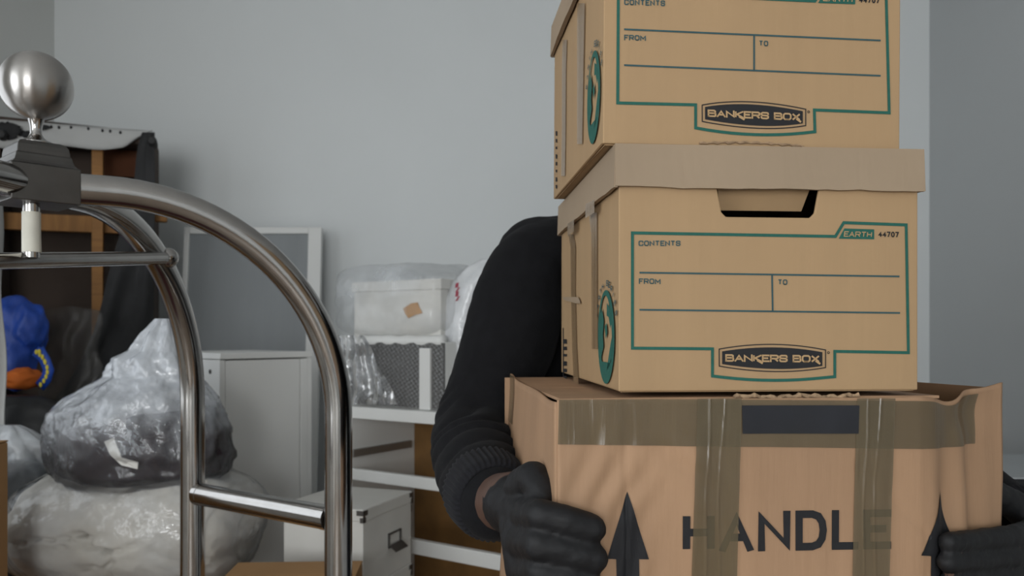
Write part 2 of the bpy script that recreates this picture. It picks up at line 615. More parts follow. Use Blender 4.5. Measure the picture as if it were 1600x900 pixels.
GLY = {
    'A': (1.0, [[(0, 0), (.5, 1), (1, 0)], [(.22, .33), (.78, .33)]]),
    'B': (1.0, [[(0, 0), (0, 1), (.8, 1), (.95, .88), (.95, .65), (.82, .53), (0, .53)], [(.82, .53), (1, .4), (1, .12), (.85, 0), (0, 0)]]),
    'C': (1.0, [[(1, .75), (.95, .95), (.8, 1), (.2, 1), (0, .85), (0, .15), (.2, 0), (.8, 0), (.95, .05), (1, .25)]]),
    'D': (.95, [[(.3, 0), (0, 0), (0, 1), (.55, 1), (.8, .93), (.95, .75), (1, .5), (.95, .25), (.8, .07), (.55, 0), (.2, 0)]]),
    'E': (.82, [[(1, 1), (0, 1), (0, 0), (1, 0)], [(0, .52), (.92, .52)]]),
    'F': (.82, [[(1, 1), (0, 1), (0, 0)], [(0, .5), (.88, .5)]]),
    'H': (.92, [[(0, 0), (0, 1)], [(1, 0), (1, 1)], [(0, .5), (1, .5)]]),
    'I': (.05, [[(.5, 0), (.5, 1)]]),
    'K': (.95, [[(0, 0), (0, 1)], [(1, 1), (.15, .52), (1, 0)]]),
    'L': (.76, [[(0, 1), (0, 0), (1, 0)]]),
    'M': (1.2, [[(0, 0), (0, 1), (.5, .3), (1, 1), (1, 0)]]),
    'N': (.98, [[(0, 0), (0, 1), (1, 0), (1, 1)]]),
    'O': (1.0, [_ring()]),
    '0': (.9, [_ring(.28)]),
    'R': (1.0, [[(0, 0), (0, 1), (.82, 1), (1, .87), (1, .6), (.82, .47), (0, .47)], [(.55, .47), (1, 0)]]),
    'S': (.95, [[(1, .78), (.95, .95), (.8, 1), (.2, 1), (0, .87), (0, .65), (.18, .53), (.82, .49), (1, .37), (1, .13), (.8, 0), (.2, 0), (.05, .06), (0, .24)]]),
    'T': (.95, [[(0, 1), (1, 1)], [(.5, 1), (.5, 0)]]),
    'X': (1.0, [[(0, 0), (1, 1)], [(0, 1), (1, 0)]]),
    '4': (.9, [[(.72, 0), (.72, 1), (0, .3), (1, .3)]]),
    '7': (.85, [[(0, 1), (1, 1), (.35, 0)]]),
    'o': (1.0, [_ring(.3)]),
    ' ': (.35, [])}


def text_quads(txt, aspect, th, gap=.12):
    """stroke lettering in units of the cap height; spans x 0..aspect, y 0..1"""
    tot = sum(GLY[c][0] for c in txt)
    n = len(txt)
    k = (aspect - n * th - (n - 1) * gap) / tot
    x = 0
    quads = []
    for c in txt:
        w, pls = GLY[c]
        w *= k
        for pl in pls:
            P = [Vector((x + th / 2 + a * w, th / 2 + b * (1 - th))) for a, b in pl]
            if pl[0] != pl[-2]:
                P[0] = P[0] + (P[0] - P[1]).normalized() * th * .49
                P[-1] = P[-1] + (P[-1] - P[-2]).normalized() * th * .49
            P = [Vector((p.x, min(1, max(0, p.y)))) for p in P]
            for q in stroke2(P, th):
                quads.append([(v.x / aspect, min(1.0, max(0.0, v.y))) for v in q])
        x += w + th + gap
    return quads


def text_on(name, txt, A, B, C, pose, plane, m, parent, off=0.0006, bold=.16, warp=None, gap=.12):
    """A baseline-left, B baseline-right, C top-left in face coordinates"""
    A, B, C = Vector(A), Vector(B), Vector(C)
    mb = MB()
    for q in text_quads(txt, (B - A).length / (C - A).length, bold, gap):
        q = [A + (B - A) * a + (C - A) * b for a, b in q]
        w = [warp(tuple(p), off) for p in q] if warp else lay([tuple(p) for p in q], pose, plane, off)
        mb.add(w, [tuple(range(len(w)))])
    return mb.build(name, m, parent)


BW, BD, BH, LH = 0.325, 0.40, 0.247, 0.047


def bankers(label, pose, W, Dp, tear=False):
    root = thing('archive_box', label, 'box', pose.M @ Vector((W / 2, Dp / 2, 0)), 'printed archive boxes in the carried stack')
    t = 0.004
    # body: front with hand hole notch, sides, back, base
    mb = MB()
    hx0, hx1 = (pose.front(1120, 296)[0], pose.front(1280, 296)[0]) if not tear else (W * .33, W * .67)
    zt = BH - 0.012
    zb = zt - 0.052
    ins = 0.007
    out = [(0, 0), (W, 0), (W, zt), (hx1 + .004, zt), (hx1 - ins + .002, zb + .005), (hx1 - ins - .003, zb), (hx0 + ins + .003, zb),
           (hx0 + ins - .002, zb + .005), (hx0 - .004, zt), (0, zt)]
    f = [pose.M @ Vector((a, 0, b)) for a, b in out] + [pose.M @ Vector((a, t, b)) for a, b in out]
    n = len(out)
    mb.add(f, [tuple(range(n)), tuple(range(n, 2 * n))[::-1]] + [(i, (i + 1) % n, (i + 1) % n + n, i + n) for i in range(n)])
    mb.box(0, t, t, Dp, 0, zt, pose.M)
    mb.box(W - t, W, t, Dp, 0, zt, pose.M)
    mb.box(t, W - t, Dp - t, Dp, 0, zt, pose.M)
    mb.box(t, W - t, t, Dp - t, 0.0, t, pose.M)
    body = mb.build('body', 'card', root, bevel=0.0012)
    # hand-hole flap pushed inwards
    fl = MB()
    z1 = zt - .002
    a = [(hx0 + .001, t, z1), (hx1 - .001, t, z1), (hx1 - .010, .022, zb + .010), (hx0 + .010, .022, zb + .010)]
    b = [(x, y + .003, z) for x, y, z in a]
    fl.add([pose.M @ Vector(p) for p in a + b], [(0, 1, 2, 3), (7, 6, 5, 4), (0, 4, 5, 1), (1, 5, 6, 2), (2, 6, 7, 3), (3, 7, 4, 0)])
    fl.build('hand_hole_flap', 'card', root)
    # lid: top and a skirt with a slightly wavy lower edge
    e = 0.0045
    lb = MB()
    lz0, lz1 = BH - 0.035, BH + 0.010
    sg = 28

    def skirt(p0, p1, nrm, seed):
        vs = []
        for i in range(sg + 1):
            s = i / sg
            p = Vector(p0).lerp(Vector(p1), s)
            wv = 0.0018 * noise.noise(Vector((s * 5, seed, 0))) + 0.0012 * noise.noise(Vector((s * 17, seed, 3)))
            bulge = 0.0015 * math.sin(s * PI) + 0.002 * noise.noise(Vector((s * 4, seed, 9)))
            nn = Vector(nrm)
            vs.append(p + Vector((0, 0, lz1)))
            vs.append(p + nn * (0.0015 + max(0, bulge)) + Vector((0, 0, lz0 + wv)))
            vs.append(p - nn * 0.0025 + Vector((0, 0, lz0 + wv)))
            vs.append(p - nn * 0.0025 + Vector((0, 0, lz1)))
        fs = []
        for i in range(sg):
            for k in range(4):
                a_, b_ = i * 4 + k, i * 4 + (k + 1) % 4
                fs.append((a_, b_, b_ + 4, a_ + 4))
        fs += [(0, 1, 2, 3), (sg * 4 + 3, sg * 4 + 2, sg * 4 + 1, sg * 4)]
        lb.add([pose.M @ v for v in vs], fs)
    skirt((-e, -e, 0), (W + e, -e, 0), (0, -1, 0), 1.3)
    skirt((-e, Dp + e, 0), (W + e, Dp + e, 0), (0, 1, 0), 4.1)
    skirt((-e, -e, 0), (-e, Dp + e, 0), (-1, 0, 0), 2.2)
    skirt((W + e, -e, 0), (W + e, Dp + e, 0), (1, 0, 0), 7.7)
    lb.box(-e, W + e, -e, Dp + e, lz1 - .004, lz1, pose.M)
    lb.build('lid', 'lid', root)
    if tear:
        # torn, fluffy corrugated edge along the bottom front
        tr = MB()
        x0, z0 = pose.front(1092, 226, 0)
        x1, z1 = pose.front(1255, 231, 0)
        pts = []
        for i in range(30):
            s = i / 29
            pts.append(pose.M @ Vector((x0 + (x1 - x0) * s, -.0015, 0.0025 + .0022 * math.sin(PI * s) + .0006 * math.sin(i * 2.1))))
        tr.tube(pts, [0.0012 + 0.0005 * math.sin(i * 1.7) for i in range(30)], 6)
        tr.build('torn_edge', 'raw_edge', root)
    return root, body


def barrel(pose, TL, TM, TR, BR, BM, BL, n=12):
    """outline with bulged top and bottom, given in pixels"""
    def q(a, m, b):
        # parabola through three points
        c = (2 * m[0] - (a[0] + b[0]) / 2, 2 * m[1] - (a[1] + b[1]) / 2)
        return [((1 - t) ** 2 * a[0] + 2 * t * (1 - t) * c[0] + t * t * b[0], (1 - t) ** 2 * a[1] + 2 * t * (1 - t) * c[1] + t * t * b[1])
                for t in [i / n for i in range(n + 1)]]
    return [pose.front(*p) for p in q(TL, TM, TR) + q(BR, BM, BL)]


def logo(pose, outer, inner, tA, tB, tC, root, reg):
    flat('logo_outline', stroke2(barrel(pose, *outer), 0.0011, True), pose, 'front', 'ink', root, 0.0007)
    flat('logo_plate', [barrel(pose, *inner)], pose, 'front', 'ink', root, 0.0007)
    F = pose.front
    A, B, C = Vector(F(*tA)), Vector(F(*tB)), Vector(F(*tC))
    text_on('logo_lettering', 'BANKERS BOX', A, B, C, pose, 'front', 'kraft_print', root, 0.0013, 0.23, None, .05)
    # the tails of the K and the X
    d = (B - A)
    up = (C - A)
    for s0, s1 in ((.335, .395), (.955, 1.005)):
        p = A + d * s0 + up * .25
        q = A + d * s1 - up * .18
        flat('logo_lettering_tail', stroke2([tuple(p), tuple(q)], 0.0022), pose, 'front', 'kraft_print', root, 0.0014)
    text_on('registered_mark', 'o', F(*reg), F(reg[0] + 4, reg[1]), F(reg[0], reg[1] - 4), pose, 'front', 'ink', root, 0.0007, .25)


def emblem(pose, x0, x1, y0, y1, root, txt='EARTH SERIES'):
    """oval green emblem on the left side panel, pixel bounds"""
    a0, zt = pose.left((x0 + x1) / 2, y0)
    a1, zb = pose.left((x0 + x1) / 2, y1)
    ya, _ = pose.left(x0, (y0 + y1) / 2)
    yb, _ = pose.left(x1, (y0 + y1) / 2)
    cy, cz = (ya + yb) / 2, (zt + zb) / 2
    ry, rz = abs(ya - yb) / 2, (zt - zb) / 2
    # local emblem axes: u to the right in the picture (towards the front), v up
    def E(u, v):
        return (cy - u * ry, cz + v * rz)
    n = 40
    quads = []
    for i in range(n):
        t0, t1 = 2 * PI * i / n, 2 * PI * (i + 1) / n

        def inner(t):
            k = 0.80 - 0.10 * math.sin(t * 2 + 1)
            return (k * math.cos(t), k * math.sin(t) + (0.06 if math.sin(t) < 0 else 0))
        o0, o1 = (math.cos(t0), math.sin(t0)), (math.cos(t1), math.sin(t1))
        quads.append([E(*o0), E(*o1), E(*inner(t1)), E(*inner(t0))])
    flat('emblem_ring', quads, pose, 'left', 'green', root, 0.0007)
    # bottom fill, mottled land mass and sweep of the wing inside the oval
    sh = []
    sh.append([E(math.cos(t), math.sin(t)) for t in [PI * 1.18 + i * (PI * .64) / 12 for i in range(13)]])
    sh.append([E(-.78, .40), E(-.45, .62), E(-.22, .35), E(-.35, .05), E(-.25, -.2), E(-.55, -.45), E(-.80, -.15)])
    sh.append([E(.15, .72), E(.45, .62), E(.72, .30), E(.55, .18), E(.35, .42), E(.12, .45)])
    sh.append([E(.78, .05), E(.80, -.30), E(.45, -.62), E(.10, -.72), E(.38, -.38), E(.60, -.12)])
    sh.append([E(-.12, .22), E(.12, .30), E(.20, .08), E(.02, -.05)])
    flat('emblem_figure', sh, pose, 'left', 'green', root, 0.0008)
    mb = MB()
    k = len(txt)
    for i, ch in enumerate(txt):
        if ch == ' ':
            continue
        th = PI * (0.86 - 0.72 * i / (k - 1))
        w = 0.20 if ch != 'I' else 0.07
        tq = text_quads(ch, 1.0 if ch != 'I' else .3, .22)
        vs = [p for q in tq for p in q]
        fs = [tuple(range(4 * r, 4 * r + 4)) for r in range(len(tq))]
        c, s = math.cos(th), math.sin(th)
        tx, ty = s, -c    # tangent (clockwise)
        pts = []
        for a, b in vs:
            u = 1.16 * c + (a - .5) * w * tx + b * .24 * c
            v = 1.08 * s + (a - .5) * w * ty * .45 + b * .13 * s
            pts.append(E(u, v))
        mb.add(lay(pts, pose, 'left', 0.0007), fs)
    mb.build('emblem_lettering', 'slate', root)


def side_tape(name, pose, pts, root, m='tape_clear', off=0.0012):
    """strip given by left and right pixel edges from top to bottom on the left face"""
    L = [pose.left(a, y) for a, b, y in pts]
    Rr = [pose.left(b, y) for a, b, y in pts]
    flat(name, [[L[i], Rr[i], Rr[i + 1], L[i + 1]] for i in range(len(pts) - 1)], pose, 'left', m, root, off)


# --- middle box
PMid = Pose(.1110, .8655, -.0610, .0809, .0004)
mid, midb = bankers('cardboard archive box with hand hole, middle of the carried stack', PMid, .325, .425)
F = PMid.front
curve = [(1304, 588.5)] + [(1304 - 190 * t, 588 + 6.5 * 4 * t * (1 - t) - 0.5 * t) for t in [i / 10 for i in range(1, 10)]] + [(1113, 587.5)]
fr = [(988, 364), (1305, 369.5), (1318, 348), (1415.5, 351.5), (1419, 551), (1304, 549)] + curve + [(1113, 545), (988, 544)]
flat('printed_frame', stroke2([F(*p) for p in fr], .0032, True), PMid, 'front', 'green', mid)
for a, b in (((999, 426), (1405, 432)), ((999, 484), (1406, 489)), ((1206, 429.5), (1207, 486))):
    flat('printed_line', stroke2([F(*a), F(*b)], .0019), PMid, 'front', 'slate', mid)
for s, a, b, c in (('CONTENTS', (997.5, 384.5), (1063, 384.5), (997.5, 376)), ('FROM', (998, 443.5), (1032, 444), (998, 435)),
                   ('TO', (1215, 445), (1230, 445.2), (1215, 436.5))):
    text_on('printed_lettering', s, F(*a), F(*b), F(*c), PMid, 'front', 'slate', mid, bold=.21)
flat('printed_tab', [[F(1310, 373), F(1319, 357), F(1365.5, 358.5), F(1365.5, 374)]], PMid, 'front', 'green', mid)
text_on('tab_lettering', 'EARTH', F(1317.5, 370), F(1361, 371), F(1318.5, 361.5), PMid, 'front', 'kraft_print', mid, 0.0012, 0.17)
text_on('printed_number', '44707', F(1372, 370), F(1404, 371), F(1372, 361.5), PMid, 'front', 'ink', mid, bold=.22)
logo(PMid, [(1123.4, 545.4), (1207, 538), (1289.5, 546.8), (1289.5, 574.3), (1210, 580.5), (1123.6, 572)],
     [(1128, 549), (1207, 542.7), (1284.5, 550.2), (1284.5, 571.8), (1210, 576.4), (1128, 568.8)],
     (1132.5, 565), (1280, 566.5), (1132.5, 553.3), mid, (1292, 553))
emblem(PMid, 935, 961, 453, 600, mid)
side_tape('side_tape', PMid, [(889, 897, 366), (892.5, 900.5, 385), (893, 900, 450), (895, 902, 540), (898, 906, 612)], mid)
side_tape('side_tape', PMid, [(921, 934, 332), (925, 934, 365), (925.5, 934, 450), (926, 936, 545)], mid)
side_tape('paper_scrap', PMid, [(880, 905, 464), (884, 908, 469), (902, 909, 474)], mid, 'lid', .002)
for i in range(7):
    y = 530 + i * 11.5
    side_tape('side_stamp', PMid, [(881, 886, y), (881.3, 886.3, y + 7 - (i % 3) * 1.5)], mid, 'ink', .0007)
side_tape('side_stamp_line', PMid, [(880, 881, 512), (880.3, 881.3, 604)], mid, 'ink', .0007)

for a, b, y0, y1 in ((887, 897, 347, 367), (915, 929, 316, 338)):
    q4 = [PMid.left(a, y0 + 3, -.0075), PMid.left(b, y0 - 4, -.0075), PMid.left(b, y1 - 6, -.0075), PMid.left(a, y1 + 3, -.0075)]
    MB().add([PMid.M @ Vector((-.0078, p, q)) for p, q in q4], [(0, 1, 2, 3)]).build('lid_tape', 'tape_clear', mid)

# --- top box
PTop = Pose(.0950, .8690, .1980, .0914, .0068)
top, topb = bankers('cardboard archive box cut by the picture top, uppermost of the carried stack', PTop, .325, .365, True)
F = PTop.front
curve = [(1273, 206)] + [(1273 - 186.3 * t, 206 + 7.5 * 4 * t * (1 - t) - 6 * t) for t in [i / 10 for i in range(1, 10)]] + [(1086.7, 200)]
fr = [(966, -12), (1273, 2), (1286, -19), (1384, -15), (1389, 176.5), (1272, 172)] + curve + [(1086.7, 164), (965, 161)]
flat('printed_frame', stroke2([F(*p) for p in fr], .0032, True), PTop, 'front', 'green', top)
for a, b in (((975, 46), (1375.6, 63.5)), ((975, 102), (1375.6, 118.6)), ((1178, 55), (1178, 110))):
    flat('printed_line', stroke2([F(*a), F(*b)], .0019), PTop, 'front', 'slate', top)
for s, a, b, c in (('CONTENTS', (975, 8), (1039, 10), (975, -1)), ('FROM', (975, 63), (1009, 64), (975, 54.5)),
                   ('TO', (1185.5, 72), (1200, 72.6), (1185.5, 63.5))):
    text_on('printed_lettering', s, F(*a), F(*b), F(*c), PTop, 'front', 'slate', top, bold=.21)
flat('printed_tab', [[F(1278, 5), F(1287, -11), F(1336, -9), F(1336, 7)]], PTop, 'front', 'green', top)
text_on('tab_lettering', 'EARTH', F(1285, 2.5), F(1331, 4.5), F(1286, -6.5), PTop, 'front', 'kraft_print', top, 0.0012, 0.17)
text_on('printed_number', '44707', F(1342, 4), F(1374, 5.5), F(1342, -5), PTop, 'front', 'ink', top, bold=.22)
logo(PTop, [(1096.8, 164.3), (1172, 159.3), (1258.5, 170.8), (1258.5, 196.4), (1185, 200.6), (1097, 190)],
     [(1101.3, 167.3), (1172, 163.3), (1254, 174), (1254, 193), (1185, 196.6), (1101.3, 186.6)],
     (1105, 183), (1250, 189.2), (1105, 171.5), top, (1261, 177))
emblem(PTop, 918.5, 938.5, 81, 223, top)
side_tape('side_tape', PTop, [(880, 887, 62), (879, 885.5, 110), (879, 885, 200), (878, 884, 275)], top)
side_tape('side_tape', PTop, [(903, 915, 5), (903, 913, 110), (903, 911, 225)], top)
for i in range(8):
    y = 205 + i * 12
    side_tape('side_stamp', PTop, [(868.7, 871, y), (868.8, 871.1, y + 7 - (i % 3) * 1.5)], top, 'ink', .0007)

# ------------------------------------------------------------ big taped moving box
PBot = Pose(.0457, .8418, -.0682, .1094, .0)
big = thing('moving_box', 'large crumpled brown moving box taped shut, at the bottom of the carried stack', 'box',
            PBot.M @ Vector((.26, .2, -.36)))
U0, BENT, BHT, BDP = 0.392, 0.160, 0.36, 0.428
BA = 0.45


def big_front(u, z, off=0.0):
    """outer front surface of the moving box in world space (u along the width, z down from the top rim)"""
    d = 0.0012 * nz((u * 9, z * 6, 0), 1.0, 3.1) + 0.0009 * nz((u * 40, z * 9, 0), 1.0, 8.0)
    # oblique crush wrinkles near the left corner and below the tape
    d += 0.0020 * math.sin(u * 190 - z * 90 + 3 * nz((u, z, 0), 12)) * max(0, 1 - abs(u - .05) / .07) * max(0, min(1, (-z - .02) / .06))
    d += 0.0017 * math.sin(u * 120 + z * 160) * max(0, 1 - abs(u - .14) / .06) * max(0, 1 - abs(z + .07) / .04)
    # pressed vertical score line
    d -= 0.0022 * math.exp(-((u - .071) / .0022) ** 2)
    # long diagonal fold by the right hand tape
    d -= 0.0016 * math.exp(-(((u - .355) * .7 + (z + .105) * .75) / .003) ** 2) * (1 if .32 < u < .40 else 0)
    if u <= U0:
        x, y = u, -d - off
        if u > U0 - 0.03:
            y += 0.0
    else:
        s = u - U0
        k = min(1, s / .05)
        fold = 0.008 * k * math.sin(s * 105 + 0.8 + z * 4) * (0.6 + 0.8 * min(1, -z / .12)) * max(0, 1 - s / .15)
        fold += 0.006 * k * nz((s * 14, z * 9, 0), 1.0, 5.0)
        dent = 0.010 * k * math.exp(-((z + .02) / .02) ** 2) * math.exp(-((s - .09) / .04) ** 2)
        x = U0 + s * math.cos(BA) + (fold + off) * math.sin(BA)
        y = s * math.sin(BA) - (fold + off + d) * math.cos(BA) + dent
        # lower part of the crushed corner tucked inwards by the hand
        x -= 0.05 * max(0, -z - .10) * (s / BENT)
    zz = z
    if u > U0:
        zz += (-0.008 * math.exp(-((u - U0 - .05) / .025) ** 2) + 0.010 * ((u - U0) / BENT) ** 2) * max(0, 1 + z / .06)
    return PBot.M @ Vector((x, y, zz))


def big_inv(px, py):
    """photo pixel -> (u, z) on the big box front"""
    u, z = PBot.front(px, py)
    if u <= U0:
        return (u, z)
    # march along the bent flap
    best = None
    for i in range(400):
        s = BENT * 1.1 * i / 399
        x, y = U0 + s * math.cos(BA), s * math.sin(BA)
        xx, zz = PBot.front(px, py, y)
        e = abs(xx - x)
        if best is None or e < best[0]:
            best = (e, U0 + s, zz)
    return best[1], best[2]


NU, NZ = 150, 70
g = MB()
vs = []
for j in range(NZ + 1):
    for i in range(NU + 1):
        u = (U0 + BENT) * i / NU
        z = -BHT * j / NZ
        v = big_front(u, z)
        if j == 0:
            v = v + Vector((0, 0, 0.0012 * noise.noise(Vector((u * 30, 0, 0)))))
        vs.append(v)
fs = [(j * (NU + 1) + i, j * (NU + 1) + i + 1, (j + 1) * (NU + 1) + i + 1, (j + 1) * (NU + 1) + i) for j in range(NZ) for i in range(NU)]
g.add(vs, fs)
g.build('front_panel', 'card2', big, smooth=True, solid=0.002)
# left side panel, bulging, its rear top corner turned up
g = MB()
vs = []
NL = 40
for j in range(NL + 1):
    for i in range(NL + 1):
        y = BDP * i / NL
        z = -BHT * j / NL
        bul = 0.010 * math.sin(PI * i / NL) * math.sin(PI * j / NL * .8) + .0015 * nz((y * 12, z * 10, 0), 1.0, 2.0)
        lift = (0.006 * math.exp(-((y - BDP) / .05) ** 2) - 0.004 * math.exp(-((y - .05) / .06) ** 2)) * max(0, 1 + z / .08)
        flare = 0.012 * (i / NL) * max(0, -z - .02) / .2
        vs.append(PBot.M @ Vector((-bul * .5 - flare, y, z + lift)))
fs = [(j * (NL + 1) + i, j * (NL + 1) + i + 1, (j + 1) * (NL + 1) + i + 1, (j + 1) * (NL + 1) + i) for j in range(NL) for i in range(NL)]
g.add(vs, fs)
g.build('side_panel', 'card2', big, smooth=True, solid=0.003)
pe = [U0 + BENT * math.cos(BA), BENT * math.sin(BA)]
g = MB()
g.add([PBot.M @ Vector(p) for p in ((pe[0] - .004, pe[1], .004), (pe[0] - .004, pe[1], -.1), (pe[0] - .02, pe[1], -BHT), (pe[0] - .03, BDP, -BHT), (pe[0] - .03, BDP, 0.0))],
      [(0, 1, 2, 3, 4)])
g.build('side_panel', 'card2', big, solid=0.003)
g = MB()
g.add([PBot.M @ Vector(p) for p in ((-.01, BDP, 0.0), (pe[0] - .03, BDP, 0.0), (pe[0] - .03, BDP, -BHT), (-.01, BDP, -BHT))], [(0, 1, 2, 3)])
g.build('back_panel', 'card2', big, solid=0.003)
g = MB()
g.add([PBot.M @ Vector(p) for p in ((0, 0, -BHT), (U0, 0, -BHT), (pe[0] - .02, pe[1], -BHT), (pe[0] - .03, BDP, -BHT), (-.01, BDP, -BHT))], [(0, 1, 2, 3, 4)])
g.build('bottom_panel', 'card2', big, solid=0.003)
# closing flaps on top: two long ones meeting in the middle, slightly sagging
for y0, y1, nm in ((0.006, BDP * .5, 0), (BDP * .5 + .002, BDP - .004, 1)):
    g = MB()
    vs = []
    for i in range(25):
        s = i / 24
        x = 0.004 + (U0 + .02) * s
        sag = -0.003 - .002 * noise.noise(Vector((s * 6, nm, 1)))
        e0 = y0
        vs += [PBot.M @ Vector((x, e0, (-.0005 if nm == 0 else sag))), PBot.M @ Vector((x, y1, (sag if nm == 0 else -.001)))]
    g.add(vs, [(2 * i, 2 * i + 2, 2 * i + 3, 2 * i + 1) for i in range(24)])
    g.build('top_flap', 'card2', big, solid=0.003)
# torn corrugated rim above the dark patch
g = MB()
u0, z0 = big_inv(1150, 622)
u1, z1 = big_inv(1345, 622)
pts = [PBot.M @ Vector((u0 + (u1 - u0) * i / 39, .004 + .0015 * math.sin(i * .9), .0015 + .001 * math.sin(i * 1.3) + .001 * math.sin(i * .37))) for i in range(40)]
g.tube(pts, [.0022 + .0007 * math.sin(i * 2.3) for i in range(40)], 7)
g.build('torn_rim', 'raw_edge', big)


def big_strip(name, rows, m, off, nu=24, wr=0.0):
    """rows: list of (left px, right px, y); follows the front surface"""
    g = MB()
    vs = []
    for a, b, y in rows:
        ua, za = big_inv(a, y)
        ub, zb = big_inv(b, y)
        for i in range(nu + 1):
            s = i / nu
            vs.append(big_front(ua + (ub - ua) * s, min(0.0005, za + (zb - za) * s), off + wr * (
                math.exp(-((s - .28 - .03 * math.sin(y * .03)) / .03) ** 2) + .9 * math.exp(-((s - .58 - .05 * math.sin(y * .021 + 1)) / .025) ** 2))))
    n = nu + 1
    g.add(vs, [(j * n + i, j * n + i + 1, (j + 1) * n + i + 1, (j + 1) * n + i) for j in range(len(rows) - 1) for i in range(nu)])
    return g.build(name, m, big, smooth=True)


def rows(tl, tr, yt, bl, br, yb, n=18):
    return [(tl + (bl - tl) * i / n, tr + (br - tr) * i / n, yt + (yb - yt) * i / n) for i in range(n + 1)]


bw = lambda p, off: big_front(p[0], p[1], off)
# print
for A, B_ in (((980, 768), (948, 1013)),):
    pass


def arrow(ax, ay, bl, br, by, sl, sr, sb):
    """printed arrow, laid out in the panel's own (u, z) coordinates"""
    A, Lc, Rc = Vector(big_inv(ax, ay)), Vector(big_inv(bl, by)), Vector(big_inv(br, by))
    S0, S1 = Vector(big_inv(sl, by)), Vector(big_inv(sr, by))
    dn = Vector((0, -.09))
    n, m = 24, 16
    vs, fs = [], []
    for j in range(n + 1):
        for i in range(m + 1):
            p = A.lerp(Lc.lerp(Rc, i / m), j / n)
            vs.append(big_front(p.x, p.y, 0.0022))
    fs += [(j * (m + 1) + i, j * (m + 1) + i + 1, (j + 1) * (m + 1) + i + 1, (j + 1) * (m + 1) + i) for j in range(n) for i in range(m)]
    o = len(vs)
    for j in range(n + 1):
        for i in range(m + 1):
            p = S0.lerp(S1, i / m) + dn * (j / n) + Vector((0, .0003))
            vs.append(big_front(p.x, p.y, 0.0022))
    fs += [(o + a, o + b, o + c, o + d) for a, b, c, d in fs]
    MB().add(vs, fs).build('printed_arrow', 'ink', big)


arrow(980, 768, 948, 1013, 873, 962, 998, 1000)
arrow(1466, 766, 1437, 1494, 867, 1448, 1482, 1000)
text_on('printed_lettering', 'HANDLE', big_inv(1066, 863.5), big_inv(1391, 857), big_inv(1066, 800), None, None, 'ink', big, 0.0019, 0.19, bw, .13)
# tape and patch
big_strip('packing_tape', rows(873, 1532, 622, 871, 1529, 694), 'tape', 0.0025, 90)
big_strip('packing_tape', rows(1088, 1157, 622, 1076, 1147, 1010), 'tape', 0.0031, 60, 0.0009)
big_strip('packing_tape', rows(1337, 1396, 622, 1327, 1384, 1010), 'tape', 0.0031, 60, 0.0009)
big_strip('dark_patch', rows(1157, 1340, 633, 1158, 1339, 677), 'patch', 0.0037, 24)
# tape wrapped over the rear corner of the left side
g = MB()
vs = []
for i in range(7):
    y = BDP - .06 + .06 * i / 6
    for j in range(5):
        z = .005 - .07 * j / 4
        flare = 0.012 * (y / BDP) * max(0, -z - .02) / .2
        bul = 0.010 * math.sin(PI * y / BDP) * math.sin(PI * max(0, -z) / BHT * .8)
        vs.append(PBot.M @ Vector((-bul * .5 - flare - .0025, y, z)))
g.add(vs, [(i * 5 + j, i * 5 + j + 1, (i + 1) * 5 + j + 1, (i + 1) * 5 + j) for i in range(6) for j in range(4)])
g.build('packing_tape', 'tape', big, smooth=True)

# ------------------------------------------------------------ person
def chain(mb, pts, rad, n=18, dens=5):
    """capsule chain with spherical joints, tapering"""
    for i in range(len(pts) - 1):
        a, b = Vector(pts[i]), Vector(pts[i + 1])
        mb.tube([a, b], [rad[i], rad[i + 1]], n)
    for p, r in zip(pts, rad):
        mb.sphere(p, r, n, 10)


def smooth_path(pts, rad, k=6):
    """Catmull-Rom through centres and radii"""
    P = [Vector(p) for p in pts]
    P = [P[0]] + P + [P[-1]]
    R_ = [rad[0]] + list(rad) + [rad[-1]]
    op, orr = [], []
    for i in range(1, len(P) - 2):
        for j in range(k):
            t = j / k
            a, b, c, d = P[i - 1:i + 3]
            op.append(.5 * ((2 * b) + (-a + c) * t + (2 * a - 5 * b + 4 * c - d) * t * t + (-a + 3 * b - 3 * c + d) * t ** 3))
            a, b, c, d = R_[i - 1:i + 3]
            orr.append(.5 * ((2 * b) + (-a + c) * t + (2 * a - 5 * b + 4 * c - d) * t * t + (-a + 3 * b - 3 * c + d) * t ** 3))
    op.append(P[-2])
    orr.append(R_[-2])
    return op, orr


# arm on the left of the picture
armL = [U(866, 412, 1.50), U(824, 428, 1.46), U(800, 520, 1.42), U(768, 602, 1.37), U(742, 682, 1.32), U(748, 730, 1.20), U(760, 770, 1.10), U(773, 784, 1.062)]
armLr = [.082, .073, .083, .071, .068, .062, .054, .050]
wristL = U(803, 782, .99)
# arm on the right of the picture, mostly hidden by the boxes
armR = [Vector((.46, 1.52, 1.405)), Vector((.50, 1.50, 1.37)), Vector((.55, 1.45, 1.26)), Vector((.60, 1.40, 1.16)), Vector((.63, 1.36, 1.09)),
        Vector((.66, 1.25, 1.06)), Vector((.672, 1.15, 1.03)), Vector((.675, 1.11, 1.02))]
armRr = [.082, .073, .076, .068, .066, .056, .050, .047]
wristR = U(1638, 858, 1.04)
CX = .245


